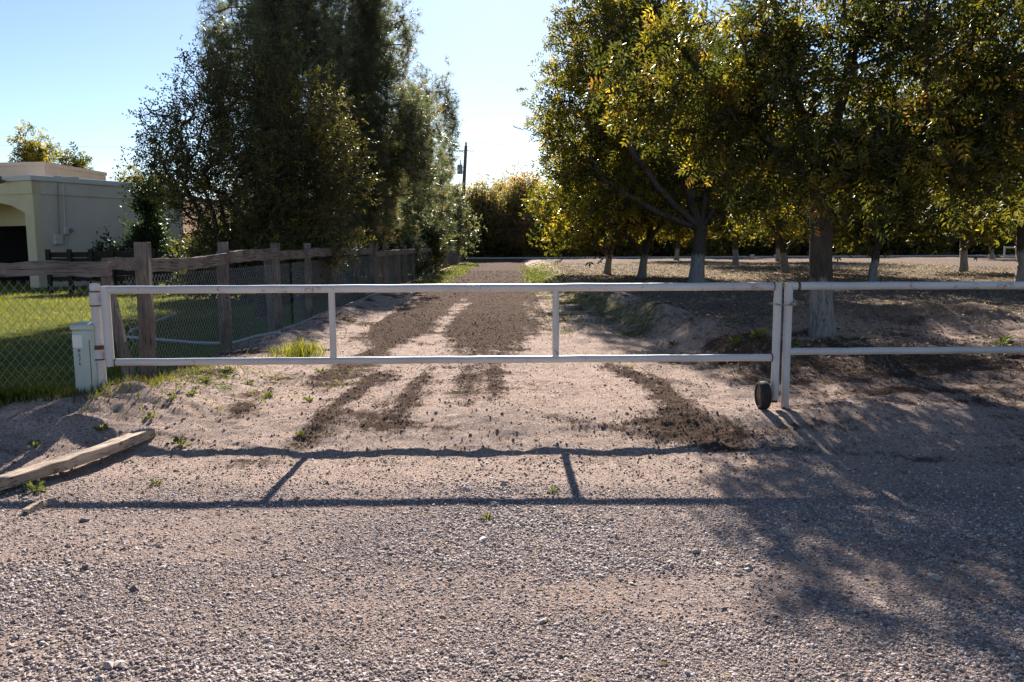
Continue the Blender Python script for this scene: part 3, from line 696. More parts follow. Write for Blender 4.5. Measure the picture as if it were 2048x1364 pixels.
# wheel at the latch stile
whc = Vector((gx-.115, GYD-.03, .15+.135)); wz = float(H(whc.x, whc.y)); whc.z = wz+.128
wroot = MB()
def ringv(prof, c, n=28, ax='x'):
    v = []; f = []; k = len(prof)
    for i in range(n):
        an = 2*math.pi*i/n
        for (w_, r) in prof: v.append((c.x+w_, c.y+r*math.cos(an), c.z+r*math.sin(an)))
    for i in range(n):
        for j in range(k):
            f.append((i*k+j, i*k+(j+1) % k, ((i+1) % n)*k+(j+1) % k, ((i+1) % n)*k+j))
    return v, f
v, f = ringv([(-.042, .085), (-.048, .105), (-.036, .125), (-.015, .131), (.015, .131), (.036, .125), (.048, .105), (.042, .085)], whc)
wheel = MB().add(v, f).build('wheel', RUBBER, gate, True, origin=go)
v, f = ringv([(-.030, .078), (-.036, .088), (.036, .088), (.030, .078), (.006, .04), (-.006, .04)], whc)
rim = MB().add(v, f).build('rim', RIMM, wheel, True, origin=go)
wheel['label'] = 'black rubber tyre on a dusty spoked rim'
sp = MB()
for i in range(5):
    an = i*2*math.pi/5+.3; d = Vector((0, math.cos(an), math.sin(an))); sp.tube([whc+d*.02, whc+d*.08], .007, 6)
sp.tube([whc+Vector((-.03, 0, 0)), whc+Vector((.03, 0, 0))], .026, 12)
sp.build('hub_and_spokes', RIMM, wheel, True, origin=go)
gtube('axle_bracket', [whc+Vector((-.02, 0, 0)), whc+Vector((.125, .02, 0))], .011, RUST, k=8)
MB().box((gx, GYD, whc.z+.02), (.05, .03, .19)).build('axle_plate', RUST, gate, origin=go, bevel=.004)

# left gate post with hinge bands
post = empty('gate_post', (gp(202, 810, 7.38).x, 7.38, .1)); tag(post, 'short white steel gate post with rusty hinge bands beside the green utility box', 'post')
a = gp(194, 568, 7.38); b = gp(205, 812, 7.38); xl = (a.x+b.x)/2
gtube('post_pipe', [Vector((xl-.012, 7.38, a.z)), Vector((xl+.004, 7.38, -.15))], .043, PAINT, post, org=post.location)
for (y0, y1, rr, mt) in ((583, 611, .056, PAINT), (697, 718, .056, PAINT)):
    z0 = gp(200, y0, 7.38).z; z1 = gp(200, y1, 7.38).z
    hb = gtube('hinge_sleeve', [Vector((xl-.006, 7.38, z0)), Vector((xl-.006, 7.38, z1))], rr, mt, post, org=post.location)
    for z in (z0, z1): gtube('rust_ring', [Vector((xl-.006, 7.38, z+.006)), Vector((xl-.006, 7.38, z-.006))], rr+.003, RUST, hb, org=post.location)
    zz = (z0+z1)/2
    MB().box((xl+.085, 7.36, zz), (.06, .018, .06)).build('hinge_lug', PAINT, hb, origin=post.location)
z0 = gp(200, 693, 7.38).z
gtube('collar', [Vector((xl-.004, 7.38, z0+.014)), Vector((xl-.004, 7.38, z0-.012))], .058, RUST, post, org=post.location)
MB().tube([Vector((xl-.01, 7.38, a.z)), Vector((xl-.01, 7.38, a.z+.006))], .044, 16).build('post_cap', STEEL, post, True, origin=post.location)

# right pipe fence
rp = gp(1572, 812, 7.36); rfx = gp(1575, 650, 7.36).x
rf = empty('pipe_fence', (rfx, 7.36, .15)); tag(rf, 'white-painted two-rail pipe fence running right from the gate, in front of the orchard', 'fence')
gtube('fence_post', [Vector((rfx, 7.36, gp(1578, 565, 7.36).z)), Vector((rfx, 7.36, -.1))], .037, PAINT, rf, org=rf.location)
xe = gp(2150, 570, 7.36).x+2.6
t0 = gp(1590, 572, 7.36); t1 = gp(2040, 570.5, 7.36); sl_ = (t1.z-t0.z)/(t1.x-t0.x)
gtube('fence_top_rail', subdiv(Vector((rfx+.02, 7.36, t0.z)), Vector((xe, 7.36, t0.z+sl_*(xe-t0.x))), 20), .036, PAINT, rf, org=rf.location)
t0 = gp(1590, 703, 7.36); t1 = gp(2040, 699.5, 7.36); sl_ = (t1.z-t0.z)/(t1.x-t0.x)
gtube('fence_bottom_rail', subdiv(Vector((rfx+.02, 7.36, t0.z)), Vector((xe, 7.36, t0.z+sl_*(xe-t0.x))), 20), .033, PAINT, rf, org=rf.location)
gtube('fence_post', [Vector((xe, 7.36, t0.z+.62)), Vector((xe, 7.36, -.1))], .037, PAINT, rf, org=rf.location)
q = gp(1597, 572, 7.36); gtube('rust_band', [Vector((q.x-.012, 7.36, q.z)), Vector((q.x+.012, 7.36, q.z))], .0375, RUST, rf, org=rf.location)
# chain + padlock
cz = gp(1565, 607, 7.34).z; cx0 = gx-.045; cx1 = rfx+.045; cyF = 7.34-.045
ch = empty('lock_chain', ((cx0+cx1)/2, 7.3, cz)); tag(ch, 'steel chain looped around the gate stile and the fence post', 'chain')
cpts = []
for s in np.linspace(0, 1, 200):
    # loop around both pipes (stadium)
    L1 = cx1-cx0; per = 2*L1+2*math.pi*.045; u = s*per
    if u < L1: p_ = Vector((cx0+u, cyF, cz-.012*math.sin(math.pi*u/L1)))
    elif u < L1+math.pi*.045: an = (u-L1)/.045; p_ = Vector((cx1+.0+.045*math.sin(an)*.6, 7.35-.05*math.cos(an), cz))
    elif u < 2*L1+math.pi*.045: p_ = Vector((cx1-(u-L1-math.pi*.045), 7.40, cz+.004))
    else: an = (u-2*L1-math.pi*.045)/.045; p_ = Vector((cx0-.045*math.sin(an)*.6, 7.35+.05*math.cos(an), cz))
    cpts.append(p_)
acc = 0; li = 0; last = cpts[0]
for i in range(1, len(cpts)):
    if (cpts[i]-last).length > .017:
        d = (cpts[i]-last).normalized(); mid = (cpts[i]+last)/2; up = Vector((0, 0, 1)) if li % 2 else d.cross(Vector((0, 0, 1))).normalized()
        pts = [mid+d*math.cos(t)*.0125+up*math.sin(t)*.007 for t in np.linspace(0, 2*math.pi, 11)]
        MB().tube(pts, .0026, 5, False).build('link', STEEL, ch, True, origin=ch.location); li += 1; last = cpts[i]
lk = empty('padlock', (rfx+.03, 7.30, cz+.01)); tag(lk, 'small weathered padlock hanging on the chain at the fence post', 'padlock')
MB().box((0, 0, -.012), (.042, .018, .034)).build('lock_body', STEEL, lk, bevel=.004)
MB().tube([Vector((-.012, 0, .004)), Vector((-.012, 0, .020)), Vector((0, 0, .030)), Vector((.012, 0, .020)), Vector((.012, 0, .004))], .0035, 6).build('shackle', GALV, lk, True)

# ------------------------------------------------------------------ utility pedestal
pc = gp(170, 800, 7.36); px0 = gp(140, 700, 7.30).x; px1 = gp(186, 700, 7.30).x; pw = px1-px0-.005
ptop = gp(165, 646, 7.28).z
ped = empty('utility_pedestal', ((px0+px1)/2+.008, 7.40, 0.02)); tag(ped, 'pale green utility box with a white sticker and black numbers, left of the gate post', 'utility box')
hh = ptop-.02
MB().box((0, 0, .06), (pw-.012, .17, .20)).build('base', PEDB, ped, bevel=.006)
MB().box((0, 0, .15+(hh-.21)/2), (pw, .18, hh-.21)).build('housing', PEDM, ped, bevel=.022, smooth=True)
cap = MB().box((0, 0, hh-.045), (pw+.012, .192, .05)); cap.build('cap', PEDM, ped, bevel=.008, smooth=True)
MB().box((0, 0, hh-.012), (pw+.008, .188, .018), taper=.55).build('cap_crown', PEDM, ped, bevel=.004, smooth=True)
MB().box((-.046+.0, -.0915, hh-.17), (.088, .002, .115)).build('sticker', STICK, ped)
MB().box((pw/2-.04, -.0905, hh*.5), (.006, .002, hh-.32)).build('seam', PEDB, ped)
for i, c_ in enumerate('8676'):
    cu = bpy.data.curves.new('digit', 'FONT'); cu.body = c_; cu.size = .042; cu.extrude = .0006; cu.align_x = 'CENTER'; cu.align_y = 'CENTER'
    to = bpy.data.objects.new('digit', cu); COL.objects.link(to)
    me = bpy.data.meshes.new_from_object(to.evaluated_get(bpy.context.evaluated_depsgraph_get())); bpy.data.objects.remove(to)
    me.materials.clear(); me.materials.append(DIGIT)
    o = link(bpy.data.objects.new('digit', me), ped); o.location = (-.035, -.0925, hh-.257-i*.040); o.rotation_euler = (math.pi/2, 0, 0); o.scale = (1.15, 1, 1)

# ------------------------------------------------------------------ wooden fence along the track
def jag(n, w, h, seed):
    r = np.random.default_rng(seed); js = r.normal(size=(n+1, 4, 2))*.006
    base = [(-w/2, -h/2), (w/2, -h/2), (w/2, h/2), (-w/2, h/2)]
    return lambda i: [(base[j][0]+js[i][j][0], base[j][1]+js[i][j][1]) for j in range(4)]
def wpost(x, y, z0, z1, w, d, seed, parent, org, lean=(0, 0), name='post', mat=WOODZ):
    n = 6; pts = [Vector((x+lean[0]*i/n+.004*math.sin(seed+i), y+lean[1]*i/n, z0+(z1-z0)*i/n)) for i in range(n+1)]
    return MB().sweep(pts, jag(n, w, d, seed), (0, 1, 0)).build(name, mat, parent, origin=org, bevel=.004)
def plank(a, b, thick, high, seed, parent, org, sag=0., name='rail', mat=WOODY, curve=None):
    n = 12; a = Vector(a); b = Vector(b); r = np.random.default_rng(seed); ph = r.uniform(0, 6)
    pts = [a.lerp(b, i/n)+Vector((0, 0, sag*4*(i/n)*(1-i/n)+.003*math.sin(ph+i*.9)+(curve[i] if curve else 0))) for i in range(n+1)]
    js = r.normal(size=(n+1, 2))*.005
    return MB().sweep(pts, lambda i: [(-thick/2, -high/2+js[i][0]), (thick/2, -high/2+js[i][0]), (thick/2, high/2+js[i][1]), (-thick/2, high/2+js[i][1])]).build(name, mat, parent, origin=org, bevel=.006)
FX = -4.0
fence = empty('wooden_fence', (FX, 8.6, .1)); tag(fence, 'weathered wood post and rail fence with chain-link mesh along the dirt track', 'fence')
fo = fence.location
posts = [(280, 484, 8.7, .145), (445, 484, 11.2, .12), (550, 486, 13.6, .13), (617, 486, 15.95, .12), (674, 486, 18.4, .15), (710, 486, 20.9, .13), (741, 486, 23.3, .13)]
py_ = [p_[2] for p_ in posts]
for i, (px, pt, Y, wd) in enumerate(posts):
    top = onY(px, pt, Y); g0 = float(H(top.x, Y, False))
    pxx = top.x if i < 3 else FX
    wpost(pxx, Y, g0-.2, top.z, wd, wd*.75, 30+i, fence, fo, lean=((.03 if i == 0 else .0), 0))
for j in range(1, 11):
    Y = 23.3+2.45*j; wpost(FX, Y, .0, 1.62+.05*math.sin(j*2.1), .13, .10, 60+j, fence, fo, lean=(.03*math.sin(j*3.3), 0)); py_.append(Y)
# second, thinner posts standing against some posts
q = onY(438, 503, 11.45); wpost(q.x, 11.5, 0, q.z, .11, .08, 90, fence, fo)
q = onY(541, 510, 13.9); wpost(q.x-.03, 13.95, 0, q.z, .10, .07, 91, fence, fo, lean=(-.05, 0))
q = onY(612, 520, 16.2); wpost(q.x, 16.3, 0, q.z, .08, .07, 92, fence, fo)
# rails
rl = [((192, 527), 8.45, (280, 528), 8.72), ((280, 530), 8.72, (445, 516), 11.2), ((447, 514), 11.2, (550, 507), 13.6), ((548, 511), 13.6, (617, 507), 15.9), ((619, 505), 16, (674, 504), 18.4), ((674, 503), 18.4, (710, 503), 20.9), ((712, 503), 20.9, (740, 502), 23.3)]
hs = [.13, .15, .17, .16, .17, .17, .17]
for i, (a, ya, b, yb) in enumerate(rl):
    A_ = onY(a[0], a[1], ya); B_ = onY(b[0], b[1], yb); A_.x += .07; B_.x += .07
    A_.y -= .02
    plank(A_, B_, .045, hs[i], 40+i, fence, fo, sag=(-.03 if i == 1 else 0))
for j in range(10):
    Y = 23.3+2.45*j; plank((FX+.07, Y, 1.37), (FX+.07, Y+2.4, 1.37), .045, .17, 70+j, fence, fo)
# closely set pickets at the far end
for j in range(34):
    Y = 47+j*.62; wpost(FX+.04, Y, .05, 1.5+.08*math.sin(j*1.7), .05, .16, 200+j, fence, fo, name='picket', mat=WOODGZ)
def chainlink(a, b, z0, z1, pitch, r, name, parent, org, wav=.012):
    """diagonal wires both ways in the vertical plane from a to b (xy)"""
    a = np.array(a); b = np.array(b); L = np.linalg.norm(b-a); u = (b-a)/L; nrm = np.array([-u[1], u[0]]); Vs = []; Fs = []; b0 = 0
    hgt = z1-z0
    for sgn in (1, -1):
        for s0 in np.arange(-hgt, L+hgt, pitch):
            # s = s0 + sgn*(z-z0)
            zz = np.linspace(0, hgt, max(2, int(hgt/(pitch*2))+2)); ss = s0+sgn*zz*.85
            ok = (ss >= 0) & (ss <= L); zz = zz[ok]; ss = ss[ok]
            if len(zz) < 2: continue
            off = wav*np.sin(ss*1.3)+sgn*r*.8
            gz = 0
            P_ = np.stack([a[0]+u[0]*ss+nrm[0]*off, a[1]+u[1]*ss+nrm[1]*off, z0+zz], -1)
            t = P_[-1]-P_[0]; t /= np.linalg.norm(t); n1 = np.array([nrm[0], nrm[1], 0]); n2 = np.cross(t, n1)
            k = 3
            ring = [n1*math.cos(x_)*r+n2*math.sin(x_)*r for x_ in (0, 2.094, 4.189)]
            vv = (P_[:, None]+np.array(ring)[None]).reshape(-1, 3); m = len(P_)
            ii = np.arange(m-1)[:, None]*k+np.arange(k)[None]; jj = np.arange(m-1)[:, None]*k+(np.arange(k)[None]+1) % k
            Fs.append(np.stack([ii, jj, jj+k, ii+k], -1).reshape(-1, 4)+b0); Vs.append(vv); b0 += len(vv)
    Vv = np.concatenate(Vs)-np.array(org)
    o = link(bpy.data.objects.new(name, npmesh(name, Vv, np.concatenate(Fs), GALV, True)), parent); o['kind'] = 'stuff'
    return o
chainlink((FX-.07, 8.5), (FX-.07, 15), .06, 1.32, .085, .0019, 'chain_link_mesh', fence, fo)
chainlink((FX-.07, 15), (FX-.07, 30), .06, 1.32, .085, .0028, 'chain_link_mesh', fence, fo)
chainlink((FX-.07, 30), (FX-.07, 47), .06, 1.32, .17, .0035, 'chain_link_mesh', fence, fo)
# fence turning left from the corner
lf = empty('corner_fence', (onY(100, 700, 8.3).x, 8.3, .1)); tag(lf, 'split log rail over sagging chain-link mesh at the left edge, facing the road', 'fence'); lo = lf.location
A_ = onY(-260, 541, 8.25); B_ = onY(221, 538, 8.25)
n = 12
crv = [.0]*8+[.012, .02, .006, -.004, -.004]
pl_ = plank(A_, B_, .075, .145, 300, lf, lo, mat=WOODX, curve=crv)
A2 = onY(-900, 536, 8.25); plank(A2, A_+Vector((.1, .08, 0)), .075, .145, 301, lf, lo, mat=WOODX)
q = onY(212, 552, 8.35); q2 = onY(262, 778, 8.35)
MB().sweep([q, q.lerp(q2, .5)+Vector((.01, 0, 0)), q2], [(-.045, -.035), (.045, -.035), (.045, .035), (-.045, .035)], (0, 1, 0)).build('leaning_post', WOODZ, lf, origin=lo, bevel=.004)
for X in (-7.0, -9.6): wpost(X, 8.35, 0, 1.3, .13, .1, 310+int(-X), lf, lo)
chainlink((-9.6, 8.32), (q.x+.05, 8.32), .05, 1.30, .095, .0022, 'chain_link_mesh', lf, lo, .01)
chainlink((q.x+.05, 8.34), (FX-.03, 8.66), .05, 1.28, .095, .0022, 'chain_link_mesh', lf, lo, .01)
MB().tube([(-9.6, 8.32, .09), (-7, 8.34, .075), (-4.1, 8.5, .085)], .004, 6).build('tension_wire', GALV, lf, origin=lo)

# irrigation pipes lying about
def gpath(pts, lift):
    return [Vector((x, y, float(H(x, y))+lift)) for x, y in pts]
def seg(p0, p1, n): return [(p0[0]+(p1[0]-p0[0])*i/n, p0[1]+(p1[1]-p0[1])*i/n) for i in range(n+1)]
a = hit(235, 677); b = hit(560, 670)
tag(MB().tube(gpath(seg((a.x, a.y), (b.x, b.y), 8), .03), .028, 10).build('irrigation_pipe', PLAST, smooth=True), 'straight pale irrigation pipe lying on the shaded lawn behind the chain-link', 'pipe', 'irrigation pipes')
a = hit(262, 670); b = hit(352, 641)
tag(MB().tube([Vector((a.x, a.y, .13)), Vector((b.x, b.y, .2))], .03, 10).build('irrigation_pipe', PLAST, smooth=True), 'short slanting pale pipe left of the second wooden fence post', 'pipe', 'irrigation pipes')
tag(MB().tube(gpath([(FX+.1+.03*math.sin(y), y) for y in np.arange(13.3, 30, 1.0)], .012), .018, 8).build('irrigation_pipe', PLAST, smooth=True), 'long thin pipe lying along the foot of the wooden fence', 'pipe', 'irrigation pipes')

# ------------------------------------------------------------------ loose timber
a = hit(-60, 1004); b = hit(300, 872)
bc = (a+b)/2; L = (b-a).length; ang = math.atan2(b.y-a.y, b.x-a.x)
bm_ = empty('split_beam', (bc.x, bc.y, bc.z+.045), rot=(0, -math.asin((b.z-a.z)/L)*.6, ang)); tag(bm_, 'long cracked wooden beam lying on the dirt at the left edge', 'beam')
def beampart(y0, y1, z0, z1, x0, x1, seed, name):
    n = 14; r = np.random.default_rng(seed); pts = []; js = r.normal(size=(n+1, 4))*.004
    for i in range(n+1):
        t = i/n; x = x0+(x1-x0)*t; pts.append(Vector((x, .05*(t-.5)**2*4-.02, 0)))
    pr = lambda i: [(y0+js[i][0], z0), (y1+js[i][1], z0), (y1+js[i][2], z1+js[i][3]), (y0+js[i][0], z1+js[i][2])]
    # sweep side axis = t x up = (0,-1,0) so mirror y
    return MB().sweep(pts, lambda i: [(-p_[0], p_[1]) for p_ in pr(i)][::-1]).build(name, BEAM, bm_, bevel=.004)
beampart(-.085, -.004, -.035, .040, -L/2, L/2, 1, 'beam_half')
beampart(.008, .062, -.035, .030, -L/2, L/2-.02, 2, 'beam_half')
beampart(.070, .096, -.03, .022, -L*.30, L*.04, 3, 'splinter')
a = hit(52, 1028); b = hit(110, 1004); sc_ = MB()
cc = (a+b)/2; sc_.sweep([a+Vector((0, 0, .012)), cc+Vector((0, 0, .030)), b+Vector((0, 0, .008))], lambda i: [(-.03, -.02), (.03, -.018), (.022-.008*i, .022), (-.03+.006*i, .016)])
tag(sc_.build('wood_scrap', BEAM, bevel=.003), 'short broken piece of wood lying near the beam at the gravel edge', 'wood scrap')

# ------------------------------------------------------------------ stones one can point to
def stone(px, py, sx, sy, sz, lab, seed, mat=ROCK):
    import bmesh
    q = hit(px, py); bm = bmesh.new(); bmesh.ops.create_icosphere(bm, subdivisions=3, radius=1)
    for v in bm.verts:
        c = v.co; n_ = float(fbm(c.x*1.3+seed, c.y*1.3+c.z, seed, 3)); v.co = Vector((c.x*sx, c.y*sy, c.z*sz))*(1+.35*n_)
    me = bpy.data.meshes.new('stone'); bm.to_mesh(me); bm.free(); me.materials.append(mat)
    me.polygons.foreach_set('use_smooth', [True]*len(me.polygons))
    o = link(bpy.data.objects.new('stone', me)); o.location = (q.x, q.y, q.z+sz*.35); o.rotation_euler = (0, 0, seed)
    tag(o, lab, 'stone', 'larger stones on the gravel')
stone(1568, 1064, .045, .028, .018, 'flat pale stone at the edge of the tree shade on the gravel', 1)
stone(1868, 1156, .032, .02, .015, 'pale stone in the sunlit gap at the right, below the tree shade', 2)
stone(1648, 1210, .018, .016, .014, 'light stone beside a dark one, left of the lower shade streak', 3)
stone(1985, 1172, .022, .02, .018, 'brown stone near the right edge in the sun patch', 4)
stone(520, 1322, .016, .014, .013, 'bluish grey pebble near the bottom edge, left of centre', 5, m_simple('slate_stone', (.12, .13, .15)))
stone(696, 1154, .018, .014, .012, 'whitish pebble casting a dark shadow, middle left of the gravel', 6)
stone(448, 1215, .016, .013, .010, 'yellowish white pebble on the bare pinkish patch at the lower left', 7)

# ------------------------------------------------------------------ scatter with geometry nodes (uncountable)
def scatter(name, P, rot, scl, pick, tone, mat, amp, subdiv=1, label=None):
    me = bpy.data.meshes.new(name); me.vertices.add(len(P)); me.vertices.foreach_set('co', P.astype(np.float32).ravel())
    for nm_, val, ty, key in (('rot', rot, 'FLOAT_VECTOR', 'vector'), ('scl', scl, 'FLOAT_VECTOR', 'vector')):
        at = me.attributes.new(nm_, ty, 'POINT'); at.data.foreach_set(key, val.astype(np.float32).ravel())
    at = me.attributes.new('pick', 'INT', 'POINT'); at.data.foreach_set('value', pick.astype(np.int32))
    at = me.attributes.new('tone', 'FLOAT', 'POINT'); at.data.foreach_set('value', tone.astype(np.float32))
    me.materials.append(mat)
    o = link(bpy.data.objects.new(name, me)); tag(o, label, kind='stuff')
    g = bpy.data.node_groups.new(name+'_scatter', 'GeometryNodeTree')
    g.interface.new_socket('Geometry', in_out='INPUT', socket_type='NodeSocketGeometry'); g.interface.new_socket('Geometry', in_out='OUTPUT', socket_type='NodeSocketGeometry')
    N = g.nodes.new; K = g.links.new
    gi = N('NodeGroupInput'); go_ = N('NodeGroupOutput'); ip = N('GeometryNodeInstanceOnPoints'); g2i = N('GeometryNodeGeometryToInstance')
    for s in range(4):
        ico = N('GeometryNodeMeshIcoSphere'); ico.inputs['Radius'].default_value = 1; ico.inputs['Subdivisions'].default_value = subdiv
        sp_ = N('GeometryNodeSetPosition'); rv = N('FunctionNodeRandomValue'); rv.data_type = 'FLOAT_VECTOR'
        rv.inputs[0].default_value = (-amp,)*3; rv.inputs[1].default_value = (amp,)*3; rv.inputs['Seed'].default_value = s+5
        sm = N('GeometryNodeSetMaterial'); sm.inputs['Material'].default_value = mat
        K(ico.outputs['Mesh'], sp_.inputs['Geometry']); K(rv.outputs[0], sp_.inputs['Offset']); K(sp_.outputs[0], sm.inputs[0]); K(sm.outputs[0], g2i.inputs[0])
    def na(nm_, ty):
        x = N('GeometryNodeInputNamedAttribute'); x.data_type = ty; x.inputs['Name'].default_value = nm_
        return [s for s in x.outputs if s.enabled and s.name == 'Attribute'][0]
    K(gi.outputs[0], ip.inputs['Points']); K(g2i.outputs[0], ip.inputs['Instance']); ip.inputs['Pick Instance'].default_value = True
    K(na('pick', 'INT'), ip.inputs['Instance Index']); K(na('rot', 'FLOAT_VECTOR'), ip.inputs['Rotation']); K(na('scl', 'FLOAT_VECTOR'), ip.inputs['Scale'])
    K(ip.outputs[0], go_.inputs[0])
    md = o.modifiers.new('scatter', 'NODES'); md.node_group = g
    return o
def rand_field(n, y0, y1, half, rng, power=1.0):
    """random ground points, denser near the road end of the strip"""
    y = y0+(y1-y0)*rng.uniform(size=n)**power; x = rng.uniform(-1, 1, n)*(half(y)); return x, y
rng = np.random.default_rng(5)
x, y = rand_field(360000, 1.6, 6.4, lambda y: .72*y+.6, rng)
k = gravel_mask(x, y)*(.10+1.1*np.clip(.55+1.7*fbm(x*.4, y*1.9, 90), 0, 1)) > rng.uniform(size=len(x)); k |= (rng.uniform(size=len(x)) < .10)
x, y = x[k], y[k]; n = len(x)
r = np.clip(np.exp(rng.normal(size=n)*.44)*.0035*(1+.9*np.clip(fbm(x*.9+4, y*1.4, 93, 3)+.05, 0, 1)), .002, .012); r = np.where(rng.uniform(size=n) < .003, r*2.1, r)
sc3 = np.stack([r*rng.uniform(.9, 1.5, n), r*rng.uniform(.8, 1.2, n), r*rng.uniform(.45, .85, n)], -1)
P_ = np.stack([x, y, H(x, y)+sc3[:, 2]*.3], -1)
PEB = m_inst('pebble', [(0., (.11, .085, .08)), (.35, (.28, .215, .19)), (.75, (.43, .34, .305)), (1., (.62, .53, .48))], .75, .25)
scatter('gravel_pebbles', P_, np.stack([rng.uniform(-.4, .4, n), rng.uniform(-.4, .4, n), rng.uniform(0, 6.28, n)], -1), sc3, rng.integers(0, 4, n), np.clip(rng.normal(.47, .33, n), 0, 1), PEB, .22, label='loose grey and pinkish gravel over the road')
x1, y1 = rand_field(170000, 5.0, 17, lambda y: np.minimum(.66*y+.3, 7), rng, 1.5)
k = (.11+.10*np.clip(fbm(x1*1.7, y1*2.5, 97), 0, 1)+np.clip(dark_mask(x1, y1)*1.1+.8*fbm(x1*3, y1*3, 98, 3)-.2, 0, 1)*.60+.6*sst(2.2, 3.5, x1)*(y1 > 8.5))*(1-gravel_mask(x1, y1)*.7)*(x1 > -4.1) > rng.uniform(size=len(x1)); x1, y1 = x1[k], y1[k]
x2, y2 = rand_field(22000, 17, 45, lambda y: 3.2+0*y, rng, 1.4)
x = np.concatenate([x1, x2]); y = np.concatenate([y1, y2]); n = len(x)
r = np.clip(np.exp(rng.normal(size=n)*.5)*.0040, .002, .015)*(1+.6*sst(15, 30, y))
sc3 = np.stack([r*rng.uniform(.9, 1.4, n), r*rng.uniform(.8, 1.2, n), r*rng.uniform(.55, 1., n)], -1)
P_ = np.stack([x, y, H(x, y)+sc3[:, 2]*.3], -1)
tone_ = np.clip(.75-.6*dark_mask(x, y)+rng.normal(size=n)*.22, 0, 1)
CLOD = m_inst('soil_clod', [(0., (.055, .036, .028)), (.5, (.13, .088, .066)), (.85, (.36, .26, .20)), (1., (.58, .46, .37))], 1., .03)
scatter('soil_clods', P_, rng.uniform(0, 6.28, (n, 3)), sc3, rng.integers(0, 4, n), tone_, CLOD, .3, label='crumbled brown soil clods on the track')

# leaf litter under the orchard
x = rng.uniform(1.2, 24, 60000); y = 9.5+ (52-9.5)*rng.uniform(size=60000)**1.8
k = (litter_mask(x, y)*1.0+.06+.25*(y < 12)*(x > 2)) > rng.uniform(size=len(x)); k &= x < .68*y+1; x, y = x[k], y[k]; n = len(x)
P_ = np.stack([x, y, H(x, y)+.012], -1); ax = np.stack([rng.normal(size=n), rng.normal(size=n), rng.normal(size=n)*.35], -1)
lv, lf_, lt = batch([(0, 0, 0), (.22, .5, .08), (0, 1, .05), (-.22, .5, .08)], [[0, 1, 2, 3]], P_, rots(ax, rng), .055*rng.uniform(.6, 1.5, n)*(1+.5*sst(15, 35, y)), np.clip(rng.normal(.5, .3, n), 0, 1))
tag(link(bpy.data.objects.new('leaf_litter', npmesh('leaf_litter', lv, lf_, LITTER, False, {'tone': lt}))), 'dry fallen leaves covering the orchard floor', kind='stuff')

# grass on the lawn
def blades(name, x, y, h, tone, lab, mat=GRASSM, lean=.35, wd=.006):
    n = len(x); P_ = np.stack([x, y, H(x, y)-.004], -1); ax = np.stack([rng.normal(size=n)*lean, rng.normal(size=n)*lean, np.ones(n)], -1)
    w_ = wd/np.mean(h)
    tv = [(-w_/2, 0, 0), (w_/2, 0, 0), (w_*.4, .55, .06), (-w_*.4, .55, .06), (0, 1, .25)]
    lv, f1, lt = batch(tv, [[0, 1, 2, 3]], P_, rots(ax, rng), h, tone)
    f2 = (np.array([[3, 2, 4]])[None]+(np.arange(n)*5)[:, None, None]).reshape(-1, 3)
    return tag(link(bpy.data.objects.new(name, npmesh(name, lv, [f1, f2], mat, False, {'tone': lt}))), lab, kind='stuff')
y = 7.2+(36-7.2)*rng.uniform(size=70000)**2.0; x = -4.15-rng.uniform(size=len(y))**1.0*(.66*y-3.4); 
k = green_mask(x, y) > .5; x, y = x[k], y[k]
nearf = 1-sst(8.2, 8.9, y)
h = (.045+.02*rng.uniform(size=len(x)))*(1+1.8*nearf)*(1+1.0*sst(14, 30, y)); 
blades('lawn_grass', x, y, h, np.clip(.52+.22*rng.normal(size=len(x))-.2*nearf+.35*fbm(x*.6, y*.6, 99, 3), 0, 1), 'short green grass of the lawn behind the chain-link fence', wd=.007)
# tall grass at the fence foot and pedestal
xx = []; yy = []; hh_ = []
for (cx, cy, n_, sx, sy, h0) in [(-5.3, 7.35, 1300, .8, .35, .13), (-4.5, 7.25, 700, .35, .3, .12), (-3.75, 7.75, 320, .25, .25, .12), (-3.55, 8.7, 300, .3, .25, .10), (-6.8, 7.6, 900, 1.0, .5, .13), (-3.9, 7.2, 160, .2, .12, .12), (-4.1, 8.4, 500, .2, .5, .14)]:
    xx.append(rng.normal(cx, sx, n_)); yy.append(rng.normal(cy, sy, n_)); hh_.append(.62*h0*rng.uniform(.4, 1.5, n_))
x = np.concatenate(xx); y = np.concatenate(yy); h = np.concatenate(hh_); k = ~((x > -4.45) & (x < -3.9) & (y < 7.1)); x, y, h = x[k], y[k], h[k]
blades('tall_grass', x, y, h, np.clip(.18+.2*rng.normal(size=len(x)), 0, 1), 'longer grass around the utility box and fence foot', wd=.008)  # tone kept low to paint shade into this strip
# grass tuft by the third post
q = hit(592, 716); n_ = 650; x = rng.normal(q.x, .19, n_); y = rng.normal(q.y+.15, .28, n_)
blades('grass_tuft', x, y, rng.uniform(.08, .26, n_)*np.exp(-((x-q.x)/.4)**2), np.clip(.5+.2*rng.normal(size=n_), 0, 1), None, wd=.007)
o = bpy.data.objects['grass_tuft']; tag(o, 'bright green tuft of grass at the foot of the fence just behind the gate')
